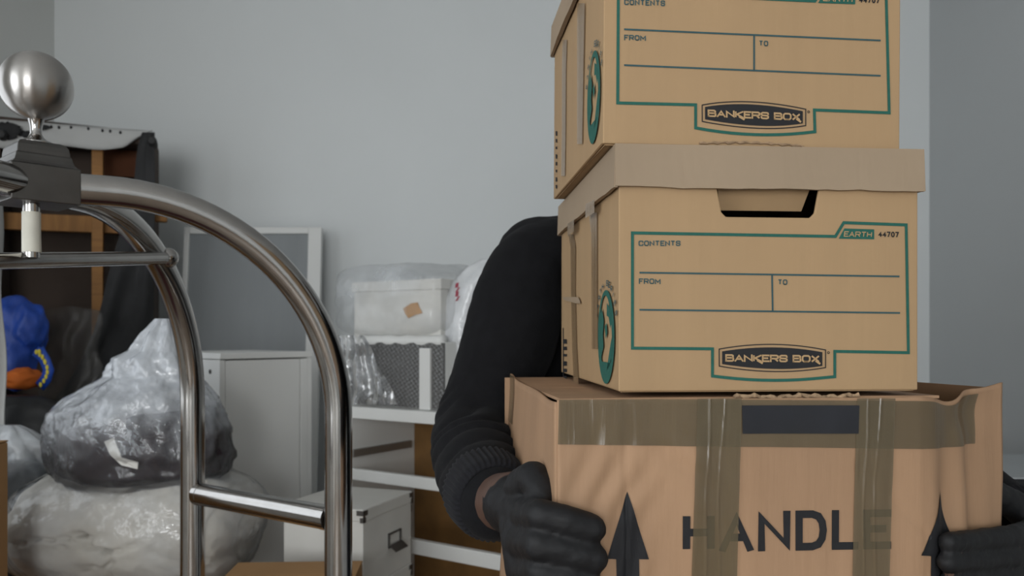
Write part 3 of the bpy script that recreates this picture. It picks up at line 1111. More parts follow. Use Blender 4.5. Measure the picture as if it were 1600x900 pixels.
def torso(mb, k):
    mb.tube(*smooth_path([(CX, 1.56, .92), (CX, 1.565, 1.05), (CX, 1.56, 1.2), (CX, 1.555, 1.32), (CX, 1.56, 1.40)], [.125 * k, .125 * k, .135 * k, .135 * k, .10 * k]), 20)
    for sx in (-1, 1):
        chain(mb, [(CX + sx * .07, 1.56, .94), (CX + sx * .075, 1.56, 1.2), (CX + sx * .09, 1.555, 1.33)], [.105 * k, .115 * k, .11 * k])
        chain(mb, [(CX + sx * .165, 1.56, .96), (CX + sx * .165, 1.56, 1.15), (CX + sx * .16, 1.55, 1.33)], [.075 * k, .08 * k, .09 * k])
        chain(mb, [(CX, 1.57, 1.43), (CX + sx * .11, 1.56, 1.425), (CX + sx * .195, 1.52, 1.41)], [.075 * k, .072 * k, .078 * k])


# gloves: fingers closed around the box edges
GL = dict(
    fingers=[([U(818, 803, .915), U(846, 806, .822), U(884, 814, .8215), U(924, 826, .826)], [.0185, .0165, .0158, .0150]),
             ([U(812, 845, .905), U(842, 850, .818), U(884, 860, .8195), U(927, 873, .825)], [.0185, .0165, .0155, .0148]),
             ([U(818, 888, .90), U(846, 894, .82), U(884, 901, .8215), U(918, 909, .827)], [.018, .0155, .0148, .014]),
             ([U(828, 928, .90), U(850, 935, .825), U(878, 939, .8255), U(902, 943, .829)], [.016, .0138, .0132, .0125])],
    thumb=([U(806, 788, .985), U(818, 758, .935), U(834, 746, .905), U(846, 764, .883), U(848, 780, .872)], [.021, .021, .0185, .017, .0145]),
    wrist=[U(806, 786, .985), U(812, 790, .965)], wr=[.034, .033])


def glove_mesh(mb, G, k=1.0):
    w = G['wrist'][-1]
    for pts, rad in G['fingers']:
        chain(mb, pts, [r * k for r in rad])
        chain(mb, [w, w.lerp(pts[0], .55), pts[0]], [.024 * k, .024 * k, rad[0] * 1.15 * k])
    # fill the back of the hand
    f = [p[0][0] for p in G['fingers']]
    for a, b in zip(f[:-1], f[1:]):
        for s in (.25, .6, 1.0):
            q0, q1 = w.lerp(a, s), w.lerp(b, s)
            mb.sphere((q0 + q1) / 2, .021 * k)
    chain(mb, *[G['thumb'][0], [r * k for r in G['thumb'][1]]])
    chain(mb, [w, G['thumb'][0][0]], [.028 * k, .022 * k])
    chain(mb, G['wrist'], [r * k for r in G['wr']])


def bent_pt(px, py, lift):
    u, z = big_inv(px, py)
    return big_front(u, z, lift)


GR = dict(fingers=[], wrist=[U(1650, 862, 1.06), U(1640, 866, 1.02)], wr=[.034, .034])
for i, (y, r, x) in enumerate(((842, .0116, 1458), (873, .0118, 1456), (904, .0114, 1461), (933, .0106, 1472))):
    p3 = bent_pt(x, y, r + .001)
    p2 = bent_pt(1512, y - 4, r + .004)
    p1 = bent_pt(1555, y - 10, r + .006)
    mc = U(1612, y - 12 + i * 2, 1.0)
    GR['fingers'].append(([mc, p1, p2, p3], [r * 1.2, r * 1.08, r * 1.02, r * .96]))
GR['thumb'] = ([U(1632, 850, 1.03), U(1600, 800, 1.06), U(1560, 775, 1.05), U(1540, 775, 1.03), U(1530, 780, 1.02)], [.022, .020, .018, .016, .014])

body = MB()
torso(body, .90)
chain(body, *smooth_path(armL + [wristL], [r * .66 for r in armLr[:-1]] + [.037, .035], 3), 14)
chain(body, *smooth_path(armR + [wristR], [r * .66 for r in armRr[:-1]] + [.033, .031], 3), 14)
glove_mesh(body, GL, .86)
glove_mesh(body, GR, .86)
# legs, feet
for sx in (-1, 1):
    hx = CX + sx * .095
    chain(body, [(hx, 1.57, .95), (hx + sx * .01, 1.555, .70), (hx + sx * .015, 1.55, .49), (hx + sx * .015, 1.57, .33), (hx + sx * .015, 1.59, .09)], [.098, .080, .058, .056, .040])
    chain(body, [(hx + sx * .015, 1.60, .055), (hx + sx * .025, 1.48, .04)], [.042, .036])
body.sphere((CX, 1.565, .96), (.155, .105, .10))
# neck and head with brow, nose, lips, chin, ears
HC = Vector((CX + .01, 1.535, 1.625))
chain(body, [(CX, 1.575, 1.42), (CX + .005, 1.56, 1.50), (CX + .01, 1.55, 1.56)], [.062, .056, .056])
body.sphere(HC, (.074, .093, .112), 24, 16)
body.sphere(HC + Vector((0, -.028, -.052)), (.056, .060, .062), 20, 12)
body.sphere(HC + Vector((0, -.072, -.092)), (.024, .018, .016))
body.tube([HC + Vector((0, -.092, .012)), HC + Vector((0, -.112, -.028))], [.008, .015], 10)
body.sphere(HC + Vector((0, -.107, -.032)), (.018, .013, .011))
body.sphere(HC + Vector((0, -.090, -.060)), (.024, .011, .006))
body.sphere(HC + Vector((0, -.088, -.071)), (.021, .010, .006))
body.sphere(HC + Vector((0, -.084, .028)), (.052, .014, .010))
for sx in (-1, 1):
    body.sphere(HC + Vector((sx * .076, .012, -.012)), (.010, .018, .030))
person = fuse('person', body, 'skin', .0045, None, 5)
tag(person, 'person in black sweater and black gloves carrying the stack of boxes', 'person')
for sx in (-1, 1):
    e = MB().sphere(HC + Vector((sx * .030, -.083, .002)), .0125, 14, 10).build('eye', 'eye', person, smooth=True)
    MB().sphere(HC + Vector((sx * .030, -.0925, .002)), .0052, 10, 8).build('iris', 'pupil', e, smooth=True)
hair = MB().sphere(HC + Vector((0, .010, .016)), (.080, .094, .106), 28, 18, lambda d: 1.0 + .01 * noise.noise(d * 20))
hv = MB()
bmh = bmesh.new()
for v in hair.v:
    bmh.verts.new(v)
bmh.verts.ensure_lookup_table()
for f in hair.f:
    c = sum((hair.v[i] for i in f), Vector()) / 4 - HC
    if c.z > .045 - .0 * c.y or (c.y > .0 and c.z > -.06):
        try:
            hv.add([hair.v[i] for i in f], [(0, 1, 2, 3)])
        except Exception:
            pass
bmh.free()
hv.build('hair', 'hair', person, smooth=True, solid=.006)

# sweater: torso and both sleeves, with folds running round the elbow and forearm
sw = MB()
torso(sw, 1.06)
PLs, RLs = smooth_path(armL, armLr, 5)
chain(sw, PLs, RLs, 20)
PRs, RRs = smooth_path(armR, armRr, 5)
chain(sw, PRs, RRs, 20)
chain(sw, [(CX, 1.572, 1.43), (CX + .005, 1.562, 1.485)], [.074, .068])
elb = armL[4]
sh = armL[2]


def folds(co, n):
    best, bi = 9, 0
    for i, p in enumerate(PLs):
        d = (co - p).length
        if d < best:
            best, bi = d, i
    amp = 0.0
    if best < .13:
        s = bi + nz(co, 9, 2) * 2.2
        # arc length phase along the arm, tight folds near elbow, long soft ones on the upper arm
        lo = max(0, 1 - abs(bi - 24) / 9)
        ph = (co - elb).dot(Vector((.45, -.55, -.70))) * 190 + nz(co, 14, 5) * 4.5
        amp += .0095 * lo * (abs(math.sin(ph * .5)) ** 0.7 - .6)
        hi = max(0, 1 - abs(bi - 9) / 9)
        amp += .005 * hi * nz((co.x * 5 + co.z * 5, co.y * 3, (co.x - co.z) * 16), 1.0, 1.0)
    else:
        amp += .006 * nz((co.x * 14, co.y * 6, co.z * 3), 1.0, 4.0)
    return amp + .001 * nz(co, 40)


fuse('sweater', sw, 'sweater', .0055, person, 5, folds)


def cuff(a, b, r0, r1, name='cuff'):
    g = MB()
    a, b = Vector(a), Vector(b)
    t = (b - a).normalized()
    u = t.cross(Vector((0, 0, 1))).normalized()
    w = t.cross(u)
    n, m = 180, 10
    vs = []
    for j in range(m + 1):
        s = j / m
        edge = -.006 * max(0, (s - .85) / .15) ** 2 - .004 * max(0, (.15 - s) / .15) ** 2
        for k in range(n):
            th = 2 * PI * k / n
            r = r0 + (r1 - r0) * s + edge + .0011 * (1 if k % 4 < 2 else -1) + .001 * noise.noise(Vector((math.cos(th) * 2, math.sin(th) * 2, s)))
            vs.append(a.lerp(b, s) + (u * math.cos(th) + w * math.sin(th)) * r)
    # inner lining so that the opening has thickness
    for j in range(3):
        for k in range(n):
            th = 2 * PI * k / n
            r = r1 - .009 - .002 * j
            vs.append(b.lerp(a, j * .3) + (u * math.cos(th) + w * math.sin(th)) * r)
    fs = [(j * n + k, j * n + (k + 1) % n, (j + 1) * n + (k + 1) % n, (j + 1) * n + k) for j in range(m + 3) for k in range(n)]
    g.add(vs, fs)
    return g.build(name, 'rib', person, smooth=True)


cuff(PLs[-7], U(776, 784, 1.05), .0590, .0535)
cuff(PRs[-5], armR[-1] + (armR[-1] - armR[-2]).normalized() * .02, .052, .047)
gl = MB()
glove_mesh(gl, GL)
gl.tube([U(800, 786, 1.005), U(810, 788, .975)], [.0385, .036], 24)


def gw(co, n):
    return .0009 * nz(co, 60, 3) + .0007 * nz(co, 120, 6)


fuse('glove', gl, 'glove', .0032, person, 4, gw)
gr = MB()
glove_mesh(gr, GR)
fuse('glove', gr, 'glove', .0032, person, 4, gw)
tr = MB()
for sx in (-1, 1):
    hx = CX + sx * .095
    chain(tr, [(hx, 1.57, .97), (hx + sx * .01, 1.555, .70), (hx + sx * .015, 1.55, .49), (hx + sx * .015, 1.57, .33), (hx + sx * .015, 1.585, .12)], [.110, .094, .078, .074, .066])
tr.sphere((CX, 1.565, .98), (.172, .120, .10))
fuse('trousers', tr, 'denim', .010, person, 5, lambda co, n: .004 * nz(co, 12))
for sx in (-1, 1):
    hx = CX + sx * .11
    s_ = MB()
    chain(s_, [(hx, 1.62, .055), (hx + sx * .005, 1.55, .055), (hx + sx * .012, 1.45, .045)], [.050, .052, .043])
    fuse('shoe', s_, 'rubber', .006, person, 4)

# ------------------------------------------------------------ luggage cart
C0 = Vector((-.735, 1.285, 0))
P1 = Vector((-.3130, 1.50, 0))
P2 = Vector((-.6720, 1.75, 0))
P3 = C0 * 2 - P1
P4 = C0 * 2 - P2
TR = .0248
HT = CZ + .226
cart = thing('luggage_cart', 'brushed steel birdcage luggage cart with ball finial and curved posts', 'luggage cart', (C0.x, C0.y, 0))


def leg_path(P, rad=.36, drop=None):
    d = (P - C0)
    L = d.length
    d.normalize()
    st = L - rad
    pts = [C0 + d * .03 + Vector((0, 0, HT))]
    n = 26
    for i in range(n + 1):
        a = PI / 2 * i / n
        pts.append(C0 + d * (st + rad * math.sin(a)) + Vector((0, 0, HT - rad + rad * math.cos(a))))
    for k in range(1, 8):
        pts.append(P + Vector((0, 0, (HT - rad) * (1 - k / 7) + .27 * k / 7)))
    return pts


for P, rad in ((P1, .375), (P2, .365), (P3, .375), (P4, .365)):
    MB().tube(leg_path(P, rad), TR, 32).build('post', 'steel', cart, smooth=True, autosmooth=1.0)
# block with moulded top
BX = Matrix.Translation((C0.x, C0.y, 0)) @ Matrix.Rotation(math.radians(47), 4, 'Z')
hb = .0485
g = MB()
zb0, zb1 = CZ + .197, CZ + .252
g.box(-hb, hb, -hb, hb, zb0, zb1, BX)
g.build('hub_block', 'steel_block', cart, bevel=.0015)
prof = [(hb, zb1), (hb * .93, zb1 + .0015), (hb * .86, zb1 + .006), (hb * .82, zb1 + .012), (hb * .80, zb1 + .017), (hb * .76, zb1 + .0185),
        (hb * .755, zb1 + .024), (hb * .73, zb1 + .031), (hb * .66, zb1 + .0365), (hb * .55, zb1 + .039)]
vs, fs = [], []
for r, z in prof:
    vs += [BX @ Vector(p) for p in ((-r, -r, z), (r, -r, z), (r, r, z), (-r, r, z))]
for i in range(len(prof) - 1):
    for k in range(4):
        a, b = i * 4 + k, i * 4 + (k + 1) % 4
        fs.append((a, b, b + 4, a + 4))
fs += [(3, 2, 1, 0), tuple((len(prof) - 1) * 4 + k for k in range(4))]
g = MB().add(vs, fs)
g.build('hub_cap', 'steel_block', cart, bevel=.0008)
# finial
zt = zb1 + .039
BALL = .0525
bz = CZ + (HOR - 135) / FOC * 1.285
neck = [(.026, zt - .001), (.026, zt + .002), (.020, zt + .0045), (.012, zt + .009), (.0085, zt + .016), (.0085, zt + .026), (.012, bz - BALL + .004), (.016, bz - BALL + .008)]
fin = MB().lathe(neck, (C0.x, C0.y, 0), 28).build('finial_neck', 'steel', cart, smooth=True, autosmooth=.9)
MB().sphere((C0.x, C0.y, bz), BALL, 48, 32).build('finial_ball', 'steel_ball', cart, smooth=True, origin=(C0.x, C0.y, bz))
# hanging rail below the block with ball ends, wrapped hanger rod
dB = (P2 - C0).normalized()
rl = CZ + .112
e1 = Vector(U(263, 403, 1.62))
e0 = Vector((C0.x, C0.y, rl))
e2 = e0 + (e0 - e1)
MB().tube([e2, e0, e1], .0125, 20).build('hanging_rail', 'steel', cart, smooth=True, autosmooth=1.0)
for e in (e1, e2):
    MB().sphere(e, .0195, 24, 16).build('rail_ball', 'steel', cart, smooth=True)
rodx = U(49, 360, 1.262)
MB().tube([(rodx.x, rodx.y, zb0 + .003), (rodx.x, rodx.y, rl + .002)], .0118, 20).build('hanger_rod', 'steel', cart, smooth=True, autosmooth=1.0)
MB().tube([(rodx.x, rodx.y, zb0 - .014), (rodx.x, rodx.y, zb0 - .045), (rodx.x + .0005, rodx.y, zb0 - .075)], [.0128, .0130, .0133], 20).build('tape_wrap', 'tape_white', cart, smooth=True, autosmooth=1.0)
# lower cross bars
for A, B_ in ((P2, P1), (P3, P4)):
    zc = CZ - .337
    d = (B_ - A).normalized()
    a = A + d * (TR - .003) + Vector((0, 0, zc))
    b = B_ - d * (TR - .003) + Vector((0, 0, zc))
    MB().tube([a, b], .0225, 28).build('cross_bar', 'steel', cart, smooth=True, autosmooth=1.0)
    for q, s in ((a, 1), (b, -1)):
        MB().tube([q, q + d * s * .014], .0232, 28).build('bar_collar', 'steel', cart, smooth=True, autosmooth=1.0)
# platform and casters
e_x = (P1 - P4)
e_y = (P2 - P1)
quad = [P1, P2, P3, P4]
cen = C0
dk = MB()
vs = [cen + (p - cen) * 1.10 + Vector((0, 0, z)) for z in (.20, .265) for p in quad]
dk.add(vs, [(3, 2, 1, 0), (4, 5, 6, 7), (0, 1, 5, 4), (1, 2, 6, 5), (2, 3, 7, 6), (3, 0, 4, 7)])
dk.build('platform', 'steel_block', cart, bevel=.01)
dk = MB()
vs = [cen + (p - cen) * .9 + Vector((0, 0, z)) for z in (.2655, .272) for p in quad]
dk.add(vs, [(3, 2, 1, 0), (4, 5, 6, 7), (0, 1, 5, 4), (1, 2, 6, 5), (2, 3, 7, 6), (3, 0, 4, 7)])
dk.build('carpet_pad', 'carpet', cart)
for p in quad:
    q = cen + (p - cen) * .95
    w = MB().tube([q + Vector((-.018, 0, .095)), q + Vector((.018, 0, .095))], .095, 28).build('caster_wheel', 'rubber', cart, smooth=True, autosmooth=.8)
    MB().box(q.x - .027, q.x - .021, q.y - .02, q.y + .02, .09, .20).box(q.x + .021, q.x + .027, q.y - .02, q.y + .02, .09, .20).box(
        q.x - .027, q.x + .027, q.y - .02, q.y + .02, .192, .20).build('caster_fork', 'steel_block', w)

# ------------------------------------------------------------ upended sofa, underside towards the room
SW, SDp, SZ = .55, .32, CZ + .751
SYAW = math.radians(20)
PS = Pose(-1.333 - SW * math.cos(SYAW), 3.10 - SW * math.sin(SYAW), -CZ, SYAW)
SM = PS.M


def sP(px, py, y=0.0):
    a, b = PS.front(px, py, y)
    return Vector((a, y, b))


def sU(px, py, y=0.0):
    return SM @ sP(px, py, y)


sofa = thing('upended_sofa', 'sofa stood on end with its torn underside and pine frame showing', 'sofa', SM @ Vector((SW / 2, SDp / 2, 0)))
g = MB()
t = .04
g.box(0, t, 0, SDp, 0, SZ, SM)
g.box(SW - t, SW, .012, SDp, 0, SZ, SM)
g.box(t, SW - t, 0, SDp, SZ - .05, SZ, SM)
g.box(t, SW - t, 0, SDp, 0, .06, SM)
g.box(t, SW - t, .20, SDp, .06, SZ - .05, SM)
g.build('upholstered_body', 'sofa', sofa, bevel=.012)
MB().box(sP(143, 300, .03).x, sP(161, 300, .03).x, .03, .07, .06, SZ - .05, SM).build('pine_upright', 'wood', sofa, bevel=.003)
MB().box(t, SW - t, .07, .11, sP(90, 361, .07).z, sP(90, 335, .07).z, SM).build('pine_rail', 'wood_h', sofa, bevel=.003)
MB().box(t, SW - t, .07, .11, .5, .58, SM).build('pine_rail', 'wood_h', sofa, bevel=.003)
q = sP(256, 337, .03)
MB().box(SW - .02, q.x + .012, .02, .06, q.z - .024, q.z + .022, SM).build('pine_stub', 'wood_h', sofa, bevel=.006)
MB().box(sP(163, 250, .14).x, SW - t, .14, .15, sP(180, 275, .14).z, SZ - .05, SM).build('webbing_panel', 'sofa2', sofa)
# pale lining folded over the top, curved lower edge
g = MB()
vs = []
n = 40
for i in range(n + 1):
    px = -24 + 262 * i / n
    low = 231 + 3 * math.sin(px * .05) - (18 * max(0, (px - 195) / 30) if px > 195 else 0)
    tz = SZ - .002
    for j in range(7):
        s = j / 6
        y = -.008 - .010 * math.sin(s * PI * .8) - .004 * noise.noise(Vector((px * .05, s * 3, 0)))
        lo = sP(px, low, y)
        vs.append(SM @ Vector((lo.x, y, tz + (lo.z - tz) * s)))
g.add(vs, [(i * 7 + j, i * 7 + j + 1, (i + 1) * 7 + j + 1, (i + 1) * 7 + j) for i in range(n) for j in range(6)])
lin = g.build('lining_flap', 'whitefab', sofa, smooth=True, solid=.003)
for px, py in ((111, 199), (138, 201), (160, 204), (172, 205), (188, 207), (80, 198), (92, 199)):
    MB().sphere(sU(px, py, -.016), (.0045, .005, .006), 8, 6).build('staple_scrap', 'ink', lin)
for px, py, a, b in ((8, 205, .055, .030), (62, 199, .035, .010), (40, 210, .04, .012)):
    MB().sphere(sU(px, py, -.018), (a, .010, b), 18, 12, lambda d: 1 + .4 * noise.noise(d * 4)).build('black_scrap', 'blackfab', lin, smooth=True)
# black dust cover hanging torn on the right
g = MB()
vs = []
edge = [(206, 222), (222, 217), (235, 214), (262, 211), (300, 209), (340, 196), (380, 182), (430, 168), (480, 158), (520, 146), (560, 128), (600, 105), (640, 72), (690, 60), (900, 60)]
nn = 34
for py, a in edge:
    for i in range(nn + 1):
        s = i / nn
        rgt = 242 if py < 320 else 240 - 3 * math.sin(py * .05)
        px = a + (rgt - a) * s
        w = (241 - a) / 180
        dep = .012 + .035 * w * math.sin(s * 24 * w + py * .012 + 2 * nz((s * 2, py * .006, 0), 1)) + .02 * w * noise.noise(Vector((s * 4, py * .01, 7)))
        vs.append(sU(px, py, -.02 - dep - .07 * w * (1 - s)))
g.add(vs, [(j * (nn + 1) + i, j * (nn + 1) + i + 1, (j + 1) * (nn + 1) + i + 1, (j + 1) * (nn + 1) + i) for j in range(len(edge) - 1) for i in range(nn)])
g.build('dust_cover', 'blackfab', sofa, smooth=True, solid=.003, sub=1)
# stubby feet
for px, py in ((238, 222), (4, 212)):
    q = sP(px, py, -.03)
    MB().tube([SM @ (q + Vector((0, .045, 0))), SM @ (q + Vector((0, -.02, 0))), SM @ (q + Vector((0, -.03, 0)))], [.017, .017, .012], 18).build('sofa_foot', 'rubber', sofa, smooth=True, autosmooth=.7)

# ------------------------------------------------------------ soft things on the left
def px_loft(rows_, d, depth_k, n=48, fn=None, cap=True):
    """closed body of revolution-like rings: rows (y, left px, right px) at depth d"""
    g = MB()
    vs = []
    for j, (y, l, r) in enumerate(rows_):
        c = U((l + r) / 2, y, d)
        hw = (r - l) / 2 / FOC * d
        for k in range(n):
            th = 2 * PI * k / n
            f = fn(th, j / (len(rows_) - 1)) if fn else 1.0
            vs.append(c + Vector((math.cos(th) * hw * f, -math.sin(th) * hw * depth_k * f, 0)))
    fs = [(j * n + k, j * n + (k + 1) % n, (j + 1) * n + (k + 1) % n, (j + 1) * n + k) for j in range(len(rows_) - 1) for k in range(n)]
    if cap:
        fs += [tuple(range(n)), tuple((len(rows_) - 1) * n + k for k in range(n))[::-1]]
    return g.add(vs, fs)


def resample(rows_, k=4):
    out = []
    for a, b in zip(rows_[:-1], rows_[1:]):
        for i in range(k):
            out.append(tuple(x + (y - x) * i / k for x, y in zip(a, b)))
    return out + [rows_[-1]]


# supporting cartons (only their tops reach into the frame)
def carton(name, label, x0, x1, y0, y1, z0, z1, rz=0, m='card_bg', flaps=True):
    c = Vector(((x0 + x1) / 2, (y0 + y1) / 2, z0))
    root = thing(name, label, 'box', c)
    X = Matrix.Translation(c) @ Matrix.Rotation(rz, 4, 'Z')
    hx, hy, h = (x1 - x0) / 2, (y1 - y0) / 2, z1 - z0
    MB().box(-hx, hx, -hy, hy, 0, h - .004, X).build('carton_body', m, root, bevel=.004)
    for s in (-1, 1):
        g = MB()
        g.box(-hx, hx, min(0.002 * s, s * hy), max(.002 * s, s * hy), h - .0035, h, X)
        g.build('carton_flap', m, root, bevel=.001)
    return root


carton('cardboard_carton', 'brown cardboard carton standing behind the low cross bar of the cart', -.66, -.36, 1.80, 2.03, 0, .722, .05)
carton('cardboard_carton', 'brown cardboard carton cut by the left picture edge beside the duvet', -1.50, -1.150, 1.66, 1.90, 0, 1.035)
carton('cardboard_carton', 'brown cardboard carton under the rolled white duvet', -1.55, -.72, 2.0, 2.36, 0, .560)

# rolled duvet in clear film
DC = U(208, 826, 2.2)
DR = (.312, .165, .162)


def duv(d, film=False):
    # superellipsoid, fuller than an ellipsoid
    e = 2.7
    k = (abs(d.x) ** e + (abs(d.y) ** 2.2 + abs(d.z) ** 2.2) ** (e / 2.2)) ** (-1 / e)
    if film:
        k *= 1 + .16 * max(0, d.x) * max(0, d.z + .25)
        return k * (1.05 + .02 * noise.noise(d * 5) + .03 * (.3 - abs(noise.noise(Vector((d.x * 9 + d.z * 3, d.y * 6, d.z * 4))))))
    k *= 1 + .07 * noise.noise(d * 2.1 + Vector((3, 1, 7))) + .03 * noise.noise(d * 5)

    def crease(a, b, w=.032, dep=.13, hidden=False):
        a, b = Vector(a), Vector(b)
        p = Vector((d.x, d.z))
        ab = b - a
        t = max(0, min(1, (p - a).dot(ab) / ab.length_squared))
        q = a + ab * t + Vector((.03 * math.sin(t * 9), .03 * math.sin(t * 7 + 1)))
        dd = (p - q).length
        return -dep * math.exp(-(dd / w) ** 2)
    if d.y < .3:
        k += crease((-.55, .02), (-.20, .12)) + crease((-.20, .12), (.02, -.16)) + crease((.02, -.16), (.03, -.75)) \
            + crease((.02, -.16), (.30, .02), .04, .07) + crease((-.55, .02), (-.80, -.10)) \
            + crease((.45, .75), (.30, .25), .06, .05) + crease((.30, .25), (.62, -.55), .05, .04) + crease((-.35, -.62), (-.10, -.40), .04, .04) \
            + crease((-.20, .12), (-.38, -.10), .04, .05)
    k *= 1 + .16 * max(0, d.x) * max(0, d.z + .25)
    # spiral groove on the right-hand end
    if d.x > .35:
        rr = math.hypot(d.y, d.z)
        an = math.atan2(d.z, d.y)
        k += -.03 * max(0, math.cos(rr * 22 - an)) ** 6 * min(1, (d.x - .35) * 4)
    return k


dv = thing('rolled_duvet', 'thick white duvet rolled up in clear plastic', 'duvet', (DC.x, DC.y, DC.z - DR[2]))
MB().sphere(DC, DR, 280, 170, duv).build('duvet_roll', 'duvet', dv, smooth=True)
MB().sphere(DC, DR, 180, 100, lambda d: duv(d, True)).build('plastic_cover', 'film', dv, smooth=True)

# clear bag of dark clothes on the duvet
rws = resample([(757, 100, 325), (735, 86, 356), (705, 77, 364), (670, 75, 358), (642, 82, 346), (620, 108, 334), (602, 142, 322), (588, 168, 314), (574, 173, 307),
                (560, 179, 301), (548, 203, 297), (525, 218, 289), (508, 234, 280), (498, 243, 270)], 6)


def pleat(th, s):
    a = .015 + .10 * max(0, (s - .35)) / .65
    return 1 + a * math.sin(th * 9 + 3 * math.sin(s * 5)) + a * .7 * noise.noise(Vector((math.cos(th) * 4, math.sin(th) * 4, s * 5))) + \
        .11 * (.30 - abs(noise.noise(Vector((math.cos(th) * 3.5, math.sin(th) * 3.5, s * 9 + 2))))) + \
        .06 * (.27 - abs(noise.noise(Vector((math.cos(th) * 8 + s * 9, math.sin(th) * 8, s * 14)))))


BGd = 2.18
cb = thing('clothes_bag', 'tied translucent plastic bag of dark clothes lying on the rolled duvet', 'bag', U(215, 757, BGd))
px_loft(rws, BGd, .60, 140, pleat, False).build('plastic_bag', 'bag_film', cb, smooth=True, origin=U(215, 757, BGd))
inner = resample([(752, 115, 310), (735, 96, 345), (705, 88, 355), (675, 100, 348), (655, 160, 338), (640, 200, 320)], 4)
px_loft(inner, BGd, .58, 60, lambda th, s: 1 + .06 * noise.noise(Vector((math.cos(th) * 3, math.sin(th) * 3, s * 4)))).build('folded_clothes', 'clothes', cb, smooth=True)
inw = resample([(672, 120, 300), (640, 150, 310), (610, 178, 300), (580, 200, 290), (550, 222, 282), (525, 235, 272)], 4)
px_loft(inw, BGd, .5, 60, lambda th, s: 1 + .10 * math.sin(th * 7 + s * 4) + .08 * noise.noise(Vector((math.cos(th) * 3, math.sin(th) * 3, s * 6)))).build('bunched_film', 'film_white', cb, smooth=True)
g = MB()
g.add([U(163, 690, 2.045), U(178, 684, 2.045), U(190, 715, 2.04), U(216, 722, 2.04), U(215, 733, 2.04), U(190, 727, 2.04), U(172, 710, 2.045)], [(0, 1, 2, 3, 4, 5, 6)])
g.build('paper_tag', 'white_card', cb, solid=.002)

# second clear bag with grey clothes at the left edge
rb = resample([(912, -70, 5), (850, -95, 10), (790, -95, 40), (765, -90, 84), (745, -85, 92), (715, -80, 82), (690, -60, 72), (672, -20, 48), (664, 0, 30)], 4)
b2 = thing('clothes_bag', 'clear plastic bag of slate grey clothes at the left picture edge', 'bag', U(-35, 912, 2.26))
px_loft(rb, 2.26, .5, 70, pleat).build('plastic_bag', 'film_white', b2, smooth=True)
ri = resample([(775, -60, 84), (745, -70, 84), (725, -60, 72), (712, -40, 50)], 4)
px_loft(ri, 2.26, .42, 48, lambda th, s: 1 + .08 * noise.noise(Vector((math.cos(th) * 3, math.sin(th) * 3, s * 4)))).build('folded_clothes', 'greycloth', b2, smooth=True)

# black sack standing in front of the sofa, blue bag and orange cloth on it
BKd = 2.52
rk = [(1155, -80, 130), (1000, -110, 170), (850, -120, 180), (740, -120, 175), (690, -115, 150), (655, -100, 118), (632, -80, 95), (618, -50, 60)]
px_loft(resample(rk, 5), BKd, .42, 60, lambda th, s: 1 + .04 * noise.noise(Vector((math.cos(th) * 4, math.sin(th) * 4, s * 14)))).build('black_sack', 'sack', None, smooth=True)
tag(bpy.data.objects['black_sack'], 'tall dark grey sack slumped in front of the upended sofa', 'sack')
bl = thing('blue_bag', 'crumpled bright blue bag with yellow-dotted straps before the sofa', 'bag', U(28, 612, 2.66))


def crump(seed, a=.16, f=2.2):
    return lambda d: 1 + a * noise.noise(d * f + Vector((seed, seed, 0))) + .07 * abs(noise.noise(d * 6 + Vector((seed, 0, 2))))


g = MB()
g.sphere(U(20, 520, 2.66), (.105, .07, .115), 40, 28, crump(1))
g.sphere(U(48, 515, 2.64), (.048, .05, .085), 32, 22, crump(5, .25))
g.sphere(U(20, 560, 2.64), (.07, .06, .10), 32, 22, crump(9))
fuse('bag_body', g, 'blue', .006, bl, 2)
for pts in ([(60, 545), (70, 562), (76, 578), (72, 592), (62, 604)], [(55, 548), (66, 556), (72, 566)]):
    P = [U(a, b, 2.565 + .004 * i) for i, (a, b) in enumerate(pts)]
    g = MB()
    vs = []
    for i, p in enumerate(P):
        tt = (P[min(i + 1, len(P) - 1)] - P[max(0, i - 1)]).normalized()
        s = Vector((tt.z, 0, -tt.x)) * .017
        vs += [p - s, p + s]
    g.add(vs, [(2 * i, 2 * i + 1, 2 * i + 3, 2 * i + 2) for i in range(len(P) - 1)])
    st = g.build('strap', 'blue', bl, smooth=True, solid=.003)
    for i in range(len(P) - 1):
        for s in (.25, .75):
            q = P[i].lerp(P[i + 1], s) - Vector((0, .004, 0))
            MB().sphere(q, (.005, .002, .008), 8, 6).build('yellow_dot', 'yellow', st)
oc = MB().sphere(U(34, 592, 2.60), (.062, .05, .034), 36, 24, crump(3, .2)).build('orange_cloth', 'orange', None, smooth=True)
tag(oc, 'small orange cloth bundle under the blue bag', 'cloth')
# grey translucent sheet behind them
g = MB()
vs = []
for j in range(13):
    for i in range(17):
        px = 62 + 95 * i / 16
        py = 478 + 160 * j / 12
        vs.append(U(px + 5 * math.sin(j), py + (14 * abs(i / 16 - .5) if j == 0 else 0), 2.80 - .012 * math.sin(i * .9 + j * .5 + 2 * noise.noise(Vector((i * .3, j * .3, 0)))) - .05 * j / 12))
g.add(vs, [(j * 17 + i, j * 17 + i + 1, (j + 1) * 17 + i + 1, (j + 1) * 17 + i) for j in range(12) for i in range(16)])
sh_ = g.build('grey_sheet', 'film_smoke', None, smooth=True, solid=.002)
tag(sh_, 'smoky translucent plastic sheet hanging before the sofa frame', 'plastic sheet')
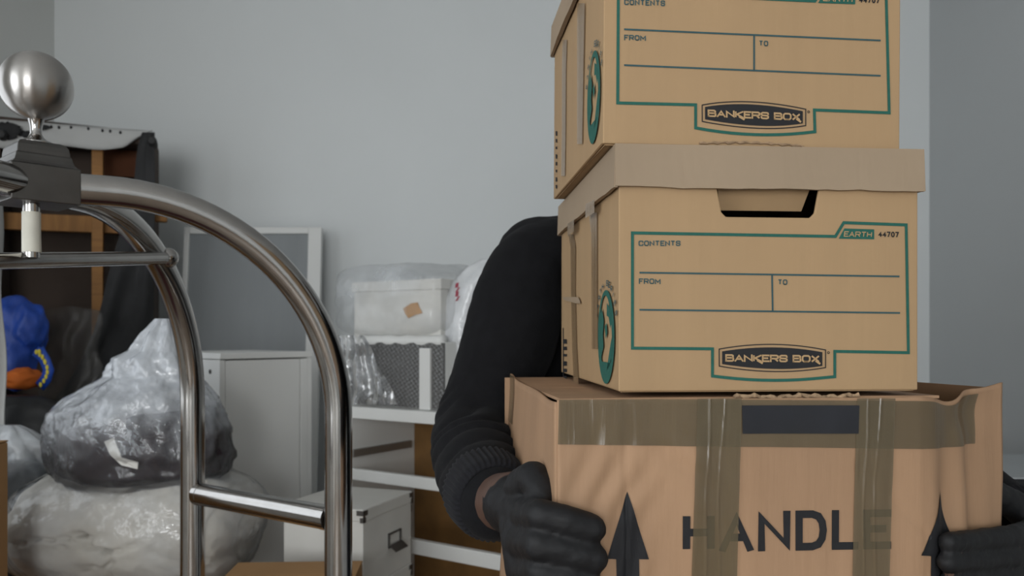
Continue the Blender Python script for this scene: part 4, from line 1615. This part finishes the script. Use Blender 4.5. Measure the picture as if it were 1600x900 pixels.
# pale hanging cloth at the very left
g = MB()
vs = []
for j in range(25):
    py = 300 + 400 * j / 24
    r = 1 + 3 * math.sin(j * .5) + (9 * j / 24)
    for i in range(9):
        px = -60 + (60 + r) * i / 8
        vs.append(U(px, py, 2.34 - .02 * math.sin(i * 1.3 + j * .1)))
g.add(vs, [(j * 9 + i, j * 9 + i + 1, (j + 1) * 9 + i + 1, (j + 1) * 9 + i) for j in range(24) for i in range(8)])
wc = thing('hanging_cloth', 'pale cloth hanging at the left picture edge above the cartons', 'cloth', U(-30, 700, 2.34))
g.build('cloth_sheet', 'whitefab', wc, smooth=True, solid=.004)
zr = U(0, 300, 2.34).z
MB().tube([(RX0, 2.34, zr), (U(-2, 300, 2.34).x, 2.34, zr)], .012, 16).build('wall_peg', 'wood_h', wc, smooth=True, autosmooth=.8)

# ------------------------------------------------------------ framed panel leaning on the back wall
fp = thing('framed_panel', 'tall white framed grey panel leaning on the back wall', 'panel', (-1.05, 3.4, 0))
FX = Matrix.Translation((-1.075, 3.30, 0)) @ Matrix.Rotation(math.radians(-5.5), 4, 'X')
fw, fh = .285, 1.725
b = .055
MB().box(-fw, -fw + b * .4, -.015, .015, 0, fh, FX).build('frame_stile', 'white_lam', fp, bevel=.003)
MB().box(fw - b, fw, -.015, .015, 0, fh, FX).build('frame_stile', 'white_lam', fp, bevel=.003)
MB().box(-fw + b * .4, fw - b, -.015, .015, fh - b * .5, fh, FX).build('frame_rail', 'white_lam', fp, bevel=.003)
MB().box(-fw + b * .4, fw - b, -.015, .015, 0, b, FX).build('frame_rail', 'white_lam', fp, bevel=.003)
MB().box(-fw + b * .4, fw - b, -.004, .006, b, fh - b * .5, FX).build('grey_pane', 'panelgrey', fp)

# ------------------------------------------------------------ white cabinet
q = U(343, 552, 2.42)
CX_ = Matrix.Translation((q.x, q.y, 0)) @ Matrix.Rotation(math.radians(50), 4, 'Z')
cab = thing('white_cabinet', 'plain white laminate cabinet behind the clothes bag and cart post', 'cabinet', (q.x, q.y, 0))
cw, cdp, ch = .325, .36, q.z
MB().box(0, .018, 0, cdp, 0, ch - .02, CX_).build('side_panel', 'white_lam', cab, bevel=.002)
MB().box(cw - .018, cw, 0, cdp, 0, ch - .02, CX_).build('side_panel', 'white_lam', cab, bevel=.002)
MB().box(0, cw, -.002, cdp, ch - .018, ch, CX_).build('top_panel', 'white_lam', cab, bevel=.002)
MB().box(.018, cw - .018, cdp - .008, cdp, 0, ch - .02, CX_).build('back_panel', 'white_lam', cab)
MB().box(.018, cw - .018, .004, cdp - .01, 0, .07, CX_).build('plinth', 'white_lam', cab)
MB().box(.020, cw - .045, .002, .018, .075, ch - .022, CX_).build('door', 'white_lam', cab, bevel=.002)
MB().box(cw - .043, cw - .018, -.001, .018, .075, ch - .022, CX_).build('door_stile', 'white_lam', cab, bevel=.002)
for yy, zz in ((.05, ch - .055), (.05, ch - .40)):
    v = CX_ @ Vector((0, yy, zz))
    nrm = CX_.to_3x3() @ Vector((-1, 0, 0))
    MB().tube([v - nrm * .002, v + nrm * .0015], .007, 14).build('screw_hole', 'clip', cab)

# ------------------------------------------------------------ stack of white storage boxes
qs = U(568, 797, 2.13)
SA = math.radians(70)
sb_label = ['white storage box with metal corners at the bottom of its stack', 'white storage box third from the top of its stack',
            'white storage box with metal corners, second from the top of its stack', 'white storage box with label holder, on top of its stack']
bh = qs.z / 4
for i in (0, 1, 2, 3):
    z0 = qs.z - bh * (4 - i)
    X = Matrix.Translation((qs.x + (.004 if i == 2 else 0), qs.y, z0)) @ Matrix.Rotation(SA + (.02 if i == 2 else 0), 4, 'Z')
    W_, D_ = .276, .247
    r = thing('storage_box', sb_label[i], 'storage box', X @ Vector((W_ / 2, D_ / 2, 0)), 'white storage boxes in one stack')
    MB().box(.003, W_ - .003, .003, D_ - .003, .0005, bh - .004, X).build('box_body', 'white_card', r, bevel=.002)
    lid = MB().box(0, W_, 0, D_, bh - .032, bh, X).build('box_lid', 'white_card', r, bevel=.003)
    for cx_, cy_ in ((0, 0), (W_, 0), (0, D_), (W_, D_)):
        sx, sy = (1 if cx_ == 0 else -1), (1 if cy_ == 0 else -1)
        g = MB()
        for zz, ln in ((bh - .012, .020), (bh - .030, .010)):
            g.box(min(cx_ - .0015 * sx, cx_ + ln * sx), max(cx_ - .0015 * sx, cx_ + ln * sx), min(cy_ - .0015 * sy, cy_ + .001 * sy), max(cy_ - .0015 * sy, cy_ + .001 * sy), zz - .004, zz + .009, X)
            g.box(min(cx_ - .0015 * sx, cx_ + .001 * sx), max(cx_ - .0015 * sx, cx_ + .001 * sx), min(cy_ - .0015 * sy, cy_ + ln * sy), max(cy_ - .0015 * sy, cy_ + ln * sy), zz - .004, zz + .009, X)
        g.box(min(cx_ - .0015 * sx, cx_ + .006 * sx), max(cx_ - .0015 * sx, cx_ + .006 * sx), min(cy_ - .0015 * sy, cy_ + .001 * sy), max(cy_ - .0015 * sy, cy_ + .001 * sy), bh - .034, bh - .003, X)
        g.build('metal_corner', 'clip', lid)
    # label holder on the face towards the right
    hx0, hx1, hz0, hz1 = .135, .205, .075, .115
    g = MB()
    g.box(hx0, hx1, -.002, .003, hz1 - .004, hz1, X).box(hx0, hx0 + .004, -.002, .003, hz0, hz1, X).box(hx1 - .004, hx1, -.002, .003, hz0, hz1, X).box(hx0, hx1, -.002, .003, hz0, hz0 + .004, X)
    h = g.build('label_holder', 'clip', r)
    g = MB()
    g.add([X @ Vector(p) for p in ((hx0, -.002, hz0 + .008), (hx1, -.002, hz0 + .008), (hx1, -.022, hz0 - .008), (hx0, -.022, hz0 - .008))], [(0, 1, 2, 3)])
    g.build('pull_tab', 'clip', h, solid=.002)

# ------------------------------------------------------------ empty white drawer unit
qd = U(535, 634, 2.62)
ang = math.radians(-34)
DX = Matrix.Translation((qd.x, qd.y, 0)) @ Matrix.Rotation(ang, 4, 'Z')
du = thing('drawer_unit', 'white drawer unit without drawers, brown back board showing', 'drawer unit', (qd.x, qd.y, 0))
DW, DDp, DH = 1.0, .33, qd.z


def dz(px, py):
    """height on the unit's front plane seen at a pixel"""
    d = DX.inverted().to_3x3() @ Vector(((px - 800) / FOC, 1, (HOR - py) / FOC))
    o = DX.inverted() @ Vector((0, 0, CZ))
    k = -o.y / d.y
    return (o + d * k)


zr1, zr2 = dz(620, 743).z, dz(620, 757).z
zs1, zs2 = dz(710, 857).z, dz(710, 876).z
MB().box(0, DW, -.004, DDp, DH - .036, DH, DX).build('top_board', 'white_lam', du, bevel=.002)
MB().box(0, .018, 0, DDp, 0, DH - .037, DX).build('side_panel', 'white_lam', du, bevel=.002)
MB().box(DW - .018, DW, 0, DDp, 0, DH - .037, DX).build('side_panel', 'white_lam', du, bevel=.002)
MB().box(.018, DW - .018, DDp - .006, DDp, 0, DH - .037, DX).build('back_board', 'hard', du)
for a, b in ((zr2, zr1), (zs2, zs1), (.30, .33), (.03, .08)):
    MB().box(.019, DW - .019, 0, .02, a - .004, b + .004, DX).build('front_rail', 'white_lam', du, bevel=.002)
zrl = U(595, 700, 2.75).z
for zz in (zrl, zrl - .22, zrl - .42):
    MB().box(.0185, .028, .02, DDp - .03, zz - .012, zz + .012, DX).build('drawer_slide', 'rail', du, bevel=.001)
v0 = dz(650, 715)
MB().box(.20, .62, DDp - .10, DDp - .07, zrl - .035, zrl - .02, DX).build('loose_rail', 'rail', du, bevel=.001)

# bubble-wrapped drawer on the unit
wz = DH + .001


def onu(px, py, ly):
    d = DX.inverted().to_3x3() @ Vector(((px - 800) / FOC, 1, (HOR - py) / FOC))
    o = DX.inverted() @ Vector((0, 0, CZ))
    k = (ly - o.y) / d.y
    return o + d * k


ly = .03
A_ = onu(540, 625, ly)
B_ = onu(668, 640, ly)
Tt = onu(600, 528, ly)
x0, x1, zt_ = .02, onu(692, 600, ly).x, Tt.z
wd = thing('wrapped_drawer', 'white drawer laid on its side and wrapped in bubble film', 'drawer', DX @ Vector(((x0 + x1) / 2, .15, wz)))
MB().box(x0, x1, ly + .010, .27, wz, zt_ - .012, DX).build('drawer_box', 'white_lam', wd, bevel=.004)
xs0, xs1 = onu(656, 590, ly).x, onu(673, 590, ly).x
MB().box(x0, x1, ly + .004, ly + .011, wz + .003, zt_ - .014, DX).build('bubble_wrap', 'bubble', wd)
MB().box(xs0, xs1, ly - .004, ly + .012, wz, zt_ - .03, DX).build('front_batten', 'white_lam', wd, bevel=.002)
g = MB()
pts = [DX @ Vector((x0 - .01 + (x1 - x0) * i / 20, ly + .02, zt_ - .010 + .001 * math.sin(i * 1.1))) for i in range(21)]
g.tube(pts, [.018 + .0012 * math.sin(i * 1.7) for i in range(21)], 12)
g.build('film_roll_edge', 'white_lam', wd, smooth=True)
# white lidded box above it, taped and covered by loose film
ly2 = .06
xb0, xb1 = onu(549, 480, ly2).x, onu(689, 480, ly2).x
zb0_, zb1_ = zt_ + .006, onu(620, 438, ly2).z
wb = thing('white_box', 'white lidded box with a scrap of amber tape under loose plastic film', 'box', DX @ Vector(((xb0 + xb1) / 2, .17, zb0_)))
MB().box(xb0 + .006, xb1 - .006, ly2 + .006, .29, zb0_, zb1_ - .01, DX).build('box_body', 'white_card', wb, bevel=.003)
MB().box(xb0, xb1, ly2, .295, zb1_ - .032, zb1_, DX).build('box_lid', 'white_card', wb, bevel=.003)
pts = [(629, 482), (641, 474), (651, 472.5), (655, 482), (659, 489), (648, 492), (637, 497), (632, 490)]
g = MB()
g.add([DX @ Vector((onu(a, b, ly2).x, ly2 + .0035, onu(a, b, ly2).z)) for a, b in pts], [tuple(range(8))])
g.build('tape_scrap', 'brown_tape', wb, solid=.002)


def filmfn(d):
    e = 5
    k = (abs(d.x) ** e + abs(d.y) ** e + abs(d.z) ** e) ** (-1 / e)
    return k * (1 + .05 * noise.noise(d * 3) + .03 * abs(noise.noise(d * 9)))


cx, czz = (xb0 + xb1) / 2, (zb0_ + zb1_) / 2
g = MB().sphere((0, 0, 0), ((xb1 - xb0) / 2 + .05, .155, (zb1_ - zb0_) / 2 + .028), 70, 44, filmfn)
g.v = [DX @ (v + Vector((cx - .03, .175, czz + .024))) for v in g.v]
g.build('loose_film', 'film_wrap', wb, smooth=True)
# draped film sheet over the front of the wrapped drawer
g = MB()
vs = []
for j in range(19):
    for i in range(25):
        px = 508 + 60 * i / 24 + (2 * math.sin(j * .6)) + (55 * (j / 18) * (i / 24))
        py = 524 + 108 * j / 18
        l = onu(px, py, -.012 - .015 * math.sin(i * .8 + j * .35) - .01 * noise.noise(Vector((i * .3, j * .3, 0))))
        vs.append(DX @ l)
g.add(vs, [(j * 25 + i, j * 25 + i + 1, (j + 1) * 25 + i + 1, (j + 1) * 25 + i) for j in range(18) for i in range(24)])
g.build('film_drape', 'film_drape', wd, smooth=True)
# white carrier bag with red print hanging beside it
wbg = thing('carrier_bag', 'white plastic carrier bag with red print beside the white box', 'bag', U(738, 639, 2.52))
rr = resample([(639, 712, 765), (604, 692, 762), (580, 684, 760), (545, 683, 762), (505, 690, 766), (470, 697, 772), (440, 706, 780), (418, 728, 786), (405, 752, 790)], 4)
px_loft(rr, 2.52, .45, 70, lambda th, s: 1 + .07 * math.sin(th * 6 + s * 6) + .09 * noise.noise(Vector((math.cos(th) * 3, math.sin(th) * 3, s * 6)))).build('bag_film', 'bag_white', wbg, smooth=True)
for i in range(4):
    a = [(712 + (i % 2) * 3, 443 + i * 7), (717 + (i % 2) * 2, 441 + i * 7), (716 - (i % 2), 449 + i * 7), (711, 450 + i * 7)]
    MB().add([U(x, y, 2.432) for x, y in a], [(0, 1, 2, 3)]).build('red_print', 'redprint', wbg, solid=.001)

# ------------------------------------------------------------ black low cabinet by the right wall
kb = thing('black_cabinet', 'low black cabinet with thin pale top edge by the right wall', 'cabinet', (1.45, 2.3, 0))
qz = U(1580, 746, 2.1).z
MB().box(1.19, 1.79, 2.1, 2.5, 0, qz - .004, ).build('cabinet_body', 'black_lac', kb, bevel=.003)
MB().box(1.185, 1.795, 2.095, 2.505, qz - .003, qz).build('top_edge', 'grey_edge', kb)
for a in (1.2, 1.495):
    MB().box(a, a + .29, 2.086, 2.0995, .05, qz - .02).build('cabinet_door', 'black_lac', kb, bevel=.002)

for o in bpy.data.objects:
    if o.name.startswith('tmp_fuse') or o.name == 't':
        bpy.data.objects.remove(o)
